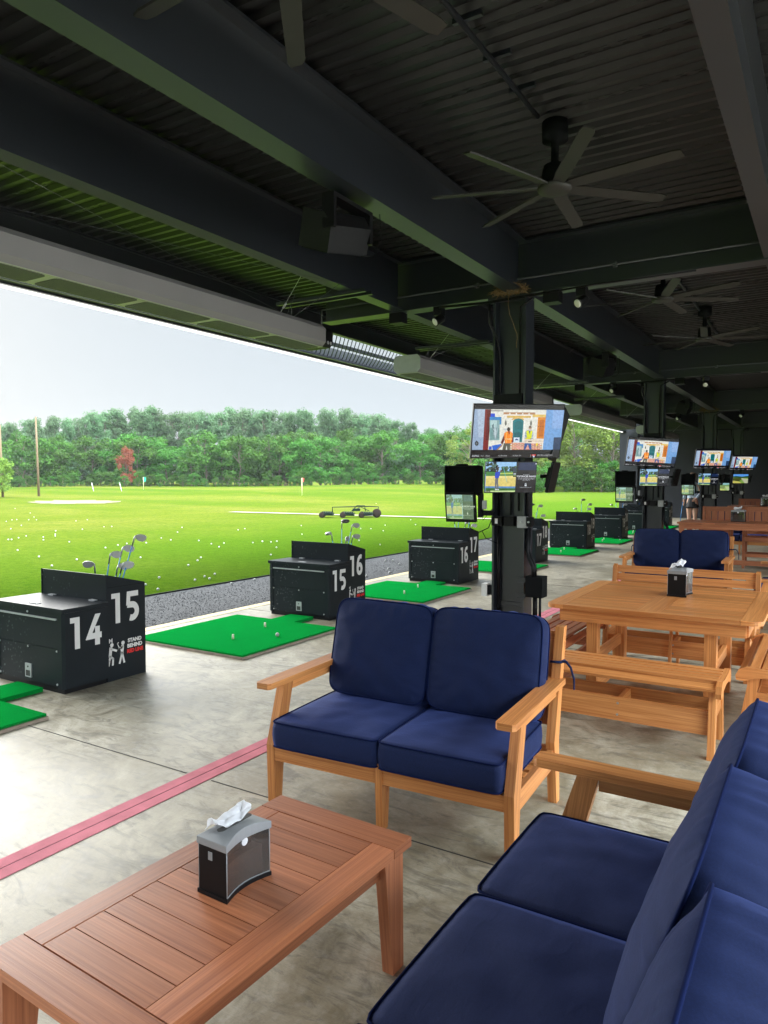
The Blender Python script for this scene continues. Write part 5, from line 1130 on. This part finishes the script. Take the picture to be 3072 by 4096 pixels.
# ------------------------------------------------------------------ person
def person():
    t = thing('person', 'person in a pale blue top and short black skirt, back turned, holding a blue club', 'person', (-3.72, 23.85 + .9, 0), R(-12))
    SKIN = mat('skin', (.62, .36, .26), .5); TOP = mat('pale_blue_top', (.45, .55, .70), .8, bump=.3, bscale=30); SK = mat('black_skirt', (.02, .02, .025), .75); HAIR = mat('brown_hair', (.12, .06, .03), .6); SHOE = mat('white_shoe', (.7, .7, .7), .5)
    # skinned body
    J = {'pel': ((0, 0, .98), .13), 'wst': ((0, 0, 1.13), .115), 'chs': ((0, 0, 1.34), .14), 'nk0': ((0, 0, 1.50), .07), 'nk1': ((0, 0, 1.58), .055), 'hd': ((0, -.0, 1.70), .085), 'hd2': ((0, 0, 1.77), .07),
         'shL': ((-.17, 0, 1.46), .06), 'elL': ((-.235, .02, 1.18), .042), 'wrL': ((-.24, -.03, .96), .028), 'hnL': ((-.24, -.05, .88), .034),
         'shR': ((.17, 0, 1.46), .06), 'elR': ((.23, -.03, 1.18), .042), 'wrR': ((.17, -.18, 1.02), .028), 'hnR': ((.14, -.24, .98), .034),
         'hpL': ((-.09, 0, .90), .105), 'knL': ((-.085, -.01, .50), .062), 'anL': ((-.08, .02, .09), .038), 'toL': ((-.08, -.14, .04), .03),
         'hpR': ((.09, 0, .90), .105), 'knR': ((.095, -.03, .50), .062), 'anR': ((.10, .0, .09), .038), 'toR': ((.11, -.16, .04), .03)}
    E = [('pel', 'wst'), ('wst', 'chs'), ('chs', 'nk0'), ('nk0', 'nk1'), ('nk1', 'hd'), ('hd', 'hd2'), ('chs', 'shL'), ('shL', 'elL'), ('elL', 'wrL'), ('wrL', 'hnL'), ('chs', 'shR'), ('shR', 'elR'), ('elR', 'wrR'), ('wrR', 'hnR'),
         ('pel', 'hpL'), ('hpL', 'knL'), ('knL', 'anL'), ('anL', 'toL'), ('pel', 'hpR'), ('hpR', 'knR'), ('knR', 'anR'), ('anR', 'toR')]
    fing = []
    for s_, h_, dn in (('L', 'hnL', Vector((0, -.02, -.045))), ('R', 'hnR', Vector((-.02, -.04, -.02)))):
        for k in range(5):
            b0 = Vector(J[h_][0]); off = Vector((0, -.024 + .013 * k, -.01)) if k < 4 else Vector((.02 if s_ == 'L' else -.02, -.02, .02)); nm = 'f%s%d' % (s_, k)
            J[nm + 'a'] = (tuple(b0 + off + dn * .6), .010); J[nm + 'b'] = (tuple(b0 + off + dn * (1.25 if k < 4 else .9) + Vector((.012 if s_ == 'L' else -.01, 0, 0))), .008); E += [(h_, nm + 'a'), (nm + 'a', nm + 'b')]
    names = list(J); me = bpy.data.meshes.new('body'); me.from_pydata([J[n][0] for n in names], [(names.index(a), names.index(c)) for a, c in E], [])
    o = bpy.data.objects.new('body', me); COL.objects.link(o); o.parent = t; sk = o.modifiers.new('skin', 'SKIN')
    for i, n in enumerate(names): me.skin_vertices[0].data[i].radius = (J[n][1], J[n][1] * (.8 if n in ('pel', 'wst', 'chs') else 1))
    me.skin_vertices[0].data[0].use_root = True; sk.use_smooth_shade = True; ss = o.modifiers.new('sub', 'SUBSURF'); ss.levels = 2; ss.render_levels = 2
    me.materials.append(SKIN)
    b = MB(); b.lathe([(.165, .80), (.19, .74), (.185, .80), (.155, .92), (.125, 1.04), (.12, 1.06)], 28); sk_ = b.build('skirt', SK, t)
    for v in sk_.data.vertices:
        if v.co.z < .85: a = math.atan2(v.co.y, v.co.x); v.co.x *= 1 + .05 * math.sin(a * 9); v.co.y *= .85 * (1 + .05 * math.sin(a * 9))
        else: v.co.y *= .82
    b = MB(); b.M = Matrix.Diagonal((1.22, .82, 1, 1)); b.lathe([(.115, 1.03), (.125, 1.05), (.118, 1.14), (.135, 1.28), (.145, 1.38), (.135, 1.47), (.07, 1.53), (.05, 1.54)], 24)
    b.M = Matrix()
    b.tube([(-.15, 0, 1.465), (-.18, 0, 1.42), (-.24, .02, 1.18), (-.243, -.02, 1.0)], .058, 12, r2=.036); b.tube([(.15, 0, 1.465), (.18, 0, 1.42), (.232, -.03, 1.18), (.18, -.16, 1.04)], .058, 12, r2=.036); b.build('top', TOP, t)
    b = MB(); b.lathe([(.01, 1.60), (.07, 1.62), (.098, 1.68), (.10, 1.74), (.08, 1.79), (.03, 1.815)], 20, (0, .012, 0)); b.tube([(0, .09, 1.72), (0, .14, 1.66), (0, .13, 1.52)], .035, 8, r2=.012); b.build('hair', HAIR, t)
    b = MB()
    for x, yy in ((-.08, .02), (.105, 0)): b.tube([(x, yy + .03, .04), (x, yy - .06, .04), (x, yy - .17, .035)], .045, 10, r2=.03)
    b.build('shoes', SHOE, t)
    b = MB(); b.s = True
    b.lathe([(.004, -.012), (.012, -.004), (.012, .004), (.004, .012)], 8, (0, -.098, 1.69), (0, 0, 1)); b.build('nose', SKIN, t)
    t.scale = (1.06, 1.06, 1.06); return t
pr = person()
t = thing('golf_club', 'long blue shafted club held by the standing person', 'golf club', (-4.0, 24.72, .98)); t.rotation_euler = (R(186), R(7), 0)
for q in protos['driver']: o = q.copy(); COL.objects.link(o); o.parent = t
for ch in t.children:
    if ch.name.startswith('shaft'): ch.scale = (1.6, 1.6, 1)

# ------------------------------------------------------------------ ball picker on the range
def picker():
    c = at(1398 / 4, 2066 / 4); z = terr(c.x, c.y)
    a = math.atan2((at(1512/4, 2066/4) - at(1282/4, 2066/4)).y, (at(1512/4, 2066/4) - at(1282/4, 2066/4)).x)
    t = thing('ball_picker', 'dark green gang ball picker standing on the range', 'ball picker', (c.x, c.y, z), a); GR = mat('picker_green', (.004, .014, .010), .6, spec=.15, vary=.3); TY = mat('picker_tyre', (.022, .016, .013), .9, spec=.1)
    for x0_ in (-1.28, -.32, .55):
        b = MB(); b.box(x0_, x0_ + .55, -.3, .3, .10, .16); b.box(x0_ + .1, x0_ + .5, -.25, .25, .16, .24); b.tube([(x0_ - .02, -.3, .2), (x0_ + .3, -.34, .16), (x0_ + .6, -.3, .22)], .022, 6)
        for k in range(6): b.box(x0_ + .06 + k * .08, x0_ + .08 + k * .08, -.31, .31, .20, .29)
        g_ = b.build('reel_unit', GR, t, bevel=.008)
        for yy in (-.33, .3): b = MB(); b.lathe([(.06, 0), (.13, .0), (.14, .03), (.13, .06), (.06, .06)], 18, (x0_ + .02, yy, .13), (0, 1, 0)); b.build('wheel', TY, g_)
    b = MB(); b.tube([(-.78, 0, .2), (-.80, 0, .48), (0, 0, .50), (.95, 0, .52), (1.35, 0, .50), (1.3, 0, .2)], .024, 6); b.tube([(.1, 0, .3), (.35, 0, .56), (.7, 0, .56), (.75, 0, .3)], .02, 6); b.tube([(.2, -.3, .3), (.5, 0, .5), (.9, .3, .3)], .018, 6); b.box(.15, .5, -.1, .1, .3, .42)
    b.build('frame', GR, t)
    b = MB(); b.lathe([(.08, 0), (.19, 0), (.21, .04), (.21, .1), (.19, .14), (.08, .14)], 20, (1.27, -.2, .21), (0, 1, 0)); b.build('wheel', TY, t)
picker()

# flags, poles, range lights
def flag(px, py, h_, colf, label, wd=.5, ch_=.4):
    c = at(px / 4, py / 4); d = (c.x ** 2 + c.y ** 2) ** .5; k = min(1, 88 / d); c = Vector((c.x * k, c.y * k, 0)); z = terr(c.x, c.y) - .05
    t = thing('range_flag', label, 'flag', (c.x, c.y, z)); b = MB(); b.tube([(0, 0, 0), (0, 0, h_)], .022, 6); b.build('pole', mat('flag_pole', (.7, .65, .4), .6), t)
    b = MB(); b.prism([(0, 0, h_), (wd, .05, h_ - .05), (wd * .9, 0, h_ - ch_), (0, 0, h_ - ch_)], (0, .02, 0)); b.build('cloth', mat('flag_cloth', colf, .8), t)
flag(574, 1968, 1.5, (.02, .35, .22), 'green flag on a short pole out on the range', .4, .55)
flag(1208, 1999, 1.6, (.6, .05, .04), 'small red flag on a thin pole out on the range', .2, .35)
def pole(px, d, ztop_px, r_, label, py_base):
    u = (px / 4 - 384) / 722; x = -.525 * d + .851 * u * d; y = .85 * d + .525 * u * d; z = terr(x, y); top = CAM_H - (ztop_px / 4 - 481) / 722 * d
    t = thing('net_pole', label, 'pole', (x, y, z), 0, 'wooden netting poles at the left'); b = MB(); b.tube([(0, 0, -.2), (-.25, .0, top - z)], r_, 10, r2=r_ * .65); b.build('post', POLEW, t)
    b = MB(); b.tube([(-.3, 0, top - z - .3), (-14, 8, top - z - .8)], .012, 4); b.tube([(-.3, 0, top - z - 1.5), (-14, 8, top - z - 2)], .010, 4); b.build('wire', MATTE, t); return t
pole(158, 64, 1668, .11, 'tall leaning wooden pole at the left of the range', 2000)
pole(14, 62, 1700, .11, 'wooden pole at the left edge of the picture', 2000)
def net():
    b = MB(); u = [(p / 4 - 384) / 722 for p in (14, 158)]; P2 = [(-.525 * 63 + .851 * q * 63, .85 * 63 + .525 * q * 63) for q in u]
    for k in range(17): z = .9 + k * .28; b.tube([(P2[0][0], P2[0][1], z), (P2[1][0], P2[1][1], z)], .0035, 3, cap=False)
    for k in range(24): f = k / 23; x = P2[0][0] + (P2[1][0] - P2[0][0]) * f; y = P2[0][1] + (P2[1][1] - P2[0][1]) * f; b.tube([(x, y, .5), (x, y, 5.4)], .0035, 3, cap=False)
    tag(b.build('safety_net', MATTE), 'fine dark safety net strung between the wooden poles', 'net')
net()
def range_light(px, d, label):
    u = (px / 4 - 384) / 722; x = -.525 * d + .851 * u * d; y = .85 * d + .525 * u * d; z = terr(x, y)
    t = thing('floodlight_mast', label, 'floodlight', (x, y, z), 0, 'floodlight masts by the far trees'); b = MB(); b.tube([(0, 0, 0), (0, 0, 9.5)], .10, 8, r2=.06); b.tube([(-.9, 0, 9.4), (.9, 0, 9.4)], .05, 6); b.build('mast', GALV, t)
    for xx in (-.9, -.3, .3, .9): b = MB(); b.box(xx - .25, xx + .25, -.25, .15, 9.42, 9.7); b.build('lamp_head', WHITE, t)
range_light(2405, 92, 'floodlight mast right of the nearest column, left one of two')
range_light(2474, 85, 'floodlight mast just left of the second column, right one of two')
# white leaning stake
for px, py, lb in ((378, 2020, 'white leaning stake on the range, lower one'), (490, 2006, 'white leaning stake on the range, upper one')):
    d = 78; u = (px / 4 - 384) / 722; x = -.525 * d + .851 * u * d; y = .85 * d + .525 * u * d
    b = MB(); b.tube([(0, 0, -.1), (-.5, .1, .9)], .025, 6); o = b.build('stake', WHITE, None, loc=(x, y, terr(x, y))); tag(o, lb, 'stake')

# ------------------------------------------------------------------ trees
def tree_data(kind, seed):
    rn = random.Random(seed); tb = MB(); lb = MB()
    if kind == 'tall': H, nb, n, ls = 13.5, 50, 105, .19
    elif kind == 'big': H, nb, n, ls = 11.0, 52, 120, .18
    else: H, nb, n, ls = 4.6, 26, 115, .15
    lean = Vector((rn.uniform(-.7, .7), rn.uniform(-.5, .5), 0)) * (H / 13)
    trunk = [Vector((0, 0, -.3)) + Vector((0, 0, H * .92 + .3)) * f + lean * f * f + Vector((rn.uniform(-.15, .15), rn.uniform(-.15, .15), 0)) * (f > 0) for f in [i / 7 for i in range(8)]]
    tb.tube(trunk, .17 * H / 13 if kind != 'shrub' else .06, 7, r2=.03)
    def onT(f): f *= 7; i = min(6, int(f)); return trunk[i].lerp(trunk[i + 1], f - i)
    clumps = []
    for k in range(nb):
        if kind == 'tall': f = .34 + .64 * rn.random() ** .75; rad = 3.1 * (1.1 - f * .6) * rn.uniform(.2, 1)
        elif kind == 'big': f = .12 + .86 * rn.random(); rad = 4.0 * math.sqrt(max(.05, 1 - ((f - .45) / .6) ** 2)) * rn.uniform(.4, 1)
        else: f = .15 + .8 * rn.random(); rad = 2.4 * math.sqrt(max(.05, 1 - ((f - .3) / .75) ** 2)) * rn.uniform(.3, 1)
        a = rn.random() * 2 * PI; p = onT(min(1, f)); q = p + Vector((math.cos(a) * rad, math.sin(a) * rad, rad * rn.uniform(.0, .35)))
        if rad > .6: tb.tube([onT(max(0, f - .1)), p.lerp(q, .5) + Vector((0, 0, .1)), q], .045 if kind != 'shrub' else .02, 4, cap=False, r2=.012)
        cr_ = rn.uniform(.5, 1.1) * (1 if kind == 'tall' else 1.1 if kind == 'big' else .75); clumps.append((q, cr_))
    clumps.append((onT(1), 1.0 if kind != 'shrub' else .6))
    for q, cr_ in clumps:
        for i in range(n):
            d = Vector((rn.gauss(0, 1), rn.gauss(0, 1), rn.gauss(0, 1))).normalized() * cr_ * rn.random() ** .42; d.z *= .8
            if kind == 'tall': d.z -= .05 * (d.x * d.x + d.y * d.y)
            c = q + d; s_ = ls * rn.uniform(.6, 1.3); nn = (d.normalized() * .6 + Vector((rn.uniform(-1, 1), rn.uniform(-1, 1), rn.uniform(-.2, 1.3)))).normalized(); u_ = nn.orthogonal().normalized(); u_ = Matrix.Rotation(rn.random() * 6.28, 3, nn) @ u_; v_ = nn.cross(u_)
            if c.z < .0: continue
            lb.face([lb.V(c - u_ * s_), lb.V(c - v_ * s_ * .45), lb.V(c + u_ * s_), lb.V(c + v_ * s_ * .45)])
    tr = tb.build('trunk', BARK); lf = lb.build('crown', LEAF_A); COL.objects.unlink(tr); COL.objects.unlink(lf); return tr, lf
TD = {'tall': [tree_data('tall', s_) for s_ in range(5)], 'big': [tree_data('big', s_ + 20) for s_ in range(3)], 'shrub': [tree_data('shrub', s_ + 40) for s_ in range(4)]}
leafmesh = {}
def crown_mesh(src, m):
    k = (src.data.name, m.name)
    if k not in leafmesh: me = src.data.copy(); me.materials.clear(); me.materials.append(m); leafmesh[k] = me
    return leafmesh[k]
def plant(kind, px, d, h_scale, m, name, label, cat, group, rn):
    u = (px - 384) / 722; x = -.525 * d + .851 * u * d; y = .85 * d + .525 * u * d; z = terr(x, y)
    t = thing(name, label, cat, (x, y, z - .1), rn.random() * 6.28, group); s_ = h_scale; w_ = s_ * rn.uniform(.9, 1.15) * (.78 if kind == 'tall' else 1); t.scale = (w_, w_, s_)
    tr, lf = rn.choice(TD[kind])
    o = tr.copy(); COL.objects.link(o); o.parent = t; o = lf.copy(); o.data = crown_mesh(lf, m); COL.objects.link(o); o.parent = t; return t
rn = random.Random(21)
TOP = [(-80, 900), (0, 905), (40, 898), (100, 890), (170, 884), (240, 876), (330, 870), (430, 875), (520, 872), (640, 868), (720, 872), (780, 880), (850, 893), (900, 925), (960, 920), (1020, 945), (1100, 965), (1200, 960)]
def top_at(px):
    p = px * 2.16
    for (a, ya), (c, yc) in zip(TOP, TOP[1:]):
        if a <= p <= c: return ya + (yc - ya) * (p - a) / (c - a)
    return TOP[0][1] if p < TOP[0][0] else TOP[-1][1]
px = -40
while px < 560:
    d = rn.uniform(112, 124); ty = (top_at(px) + rn.uniform(-8, 10)) / 2.16; u = (px - 384) / 722; H = CAM_H + (481 - ty) / 722 * d - .7
    plant('tall', px, d, H / 14.3, LEAF_A, 'locust_tree', 'tall bare trunked tree with a layered grey green crown behind the range', 'tree', 'tall trees behind the range', rn)
    px += rn.uniform(6, 9.5)
px = -40
while px < 560:
    plant('tall', px, rn.uniform(128, 140), rn.uniform(.78, .92) * (1 - .12 * (px > 400)), LEAF_A, 'locust_tree', 'tall bare trunked tree with a layered grey green crown behind the range', 'tree', 'tall trees behind the range', rn); px += rn.uniform(16, 26)
px = -35
while px < 565:
    big = rn.random(); plant('shrub', px, rn.uniform(101, 110), rn.uniform(.8, 1.75), LEAF_B if big < .9 else LEAF_A, 'leafy_shrub', 'dense green bush under the tall trees at the edge of the range', 'bush', 'bushes along the edge of the range', rn); px += rn.uniform(5.5, 9)
px = -30
while px < 600:
    plant('shrub', px, rn.uniform(96, 99), rn.uniform(.25, .5), LEAF_B, 'low_bush', 'low weedy bush at the foot of the tree line', 'bush', 'low bushes at the foot of the trees', rn); px += rn.uniform(9, 15)
for px, s_ in ((300, 1.9), (335, 1.6), (395, 1.9), (430, 1.7), (460, 1.95), (60, 1.8), (20, 1.9), (350, 2.0)):
    plant('big', px, rn.uniform(108, 112), s_ * .42, LEAF_B, 'broadleaf_tree', 'rounded dark green tree in front of the tall trees', 'tree', 'rounded trees in the tree line', rn)
_r = plant('shrub', 127, 99.5, 1.75, LEAF_R, 'red_leaved_tree', 'small tree with dead red brown leaves in the left part of the tree line', 'tree', None, rn); _r.scale = (.62, .62, 1.2)
for px, d, s_, m in ((470, 92, .95, LEAF_C), (500, 96, .9, LEAF_A), (525, 90, .8, LEAF_C), (552, 84, .86, LEAF_C), (575, 80, .95, LEAF_C), (592, 84, 1.05, LEAF_C), (612, 78, 1.0, LEAF_C), (632, 82, 1.08, LEAF_C), (655, 84, 1.0, LEAF_C), (680, 80, .95, LEAF_C), (565, 95, .95, LEAF_B), (605, 95, 1.1, LEAF_B), (645, 95, 1.1, LEAF_B), (700, 90, 1.0, LEAF_B), (545, 92, .75, LEAF_B)):
    plant('big', px, d, s_ * (.80 if px < 540 else .92), m, 'broadleaf_tree', 'yellow green broadleaf tree at the right end of the tree line' if m is LEAF_C else 'green broadleaf tree at the right end of the tree line', 'tree', 'yellow green trees at the right end' if m is LEAF_C else 'green trees at the right end', rn)
px = 480
while px < 690: plant('shrub', px, rn.uniform(74, 80), rn.uniform(.5, .8), LEAF_B, 'leafy_shrub', 'green bush below the broadleaf trees at the right end of the range', 'bush', 'bushes at the right end of the range', rn); px += rn.uniform(7, 11)
plant('shrub', -2, 60, .75, LEAF_C, 'leafy_shrub', 'yellow green bush at the left edge beside the wooden pole', 'bush', None, rn)

# ------------------------------------------------------------------ the air: far trees fade slightly
hz = MB(); hz.box(-330, 230, -150, 330, -3, 26); hzm = bpy.data.materials.new('haze'); hzm.use_nodes = True; _t = hzm.node_tree; _t.nodes.clear()
_o = N(_t, 'ShaderNodeOutputMaterial'); _v = N(_t, 'ShaderNodeVolumePrincipled'); _v.inputs['Color'].default_value = (.93, .96, 1, 1); _v.inputs['Density'].default_value = .0002; _v.inputs['Anisotropy'].default_value = .2
_t.links.new(_v.outputs[0], _o.inputs['Volume']); hzo = hz.build('haze', hzm, kind='stuff'); tag(hzo, 'thin pale haze in the air over the range', 'haze')
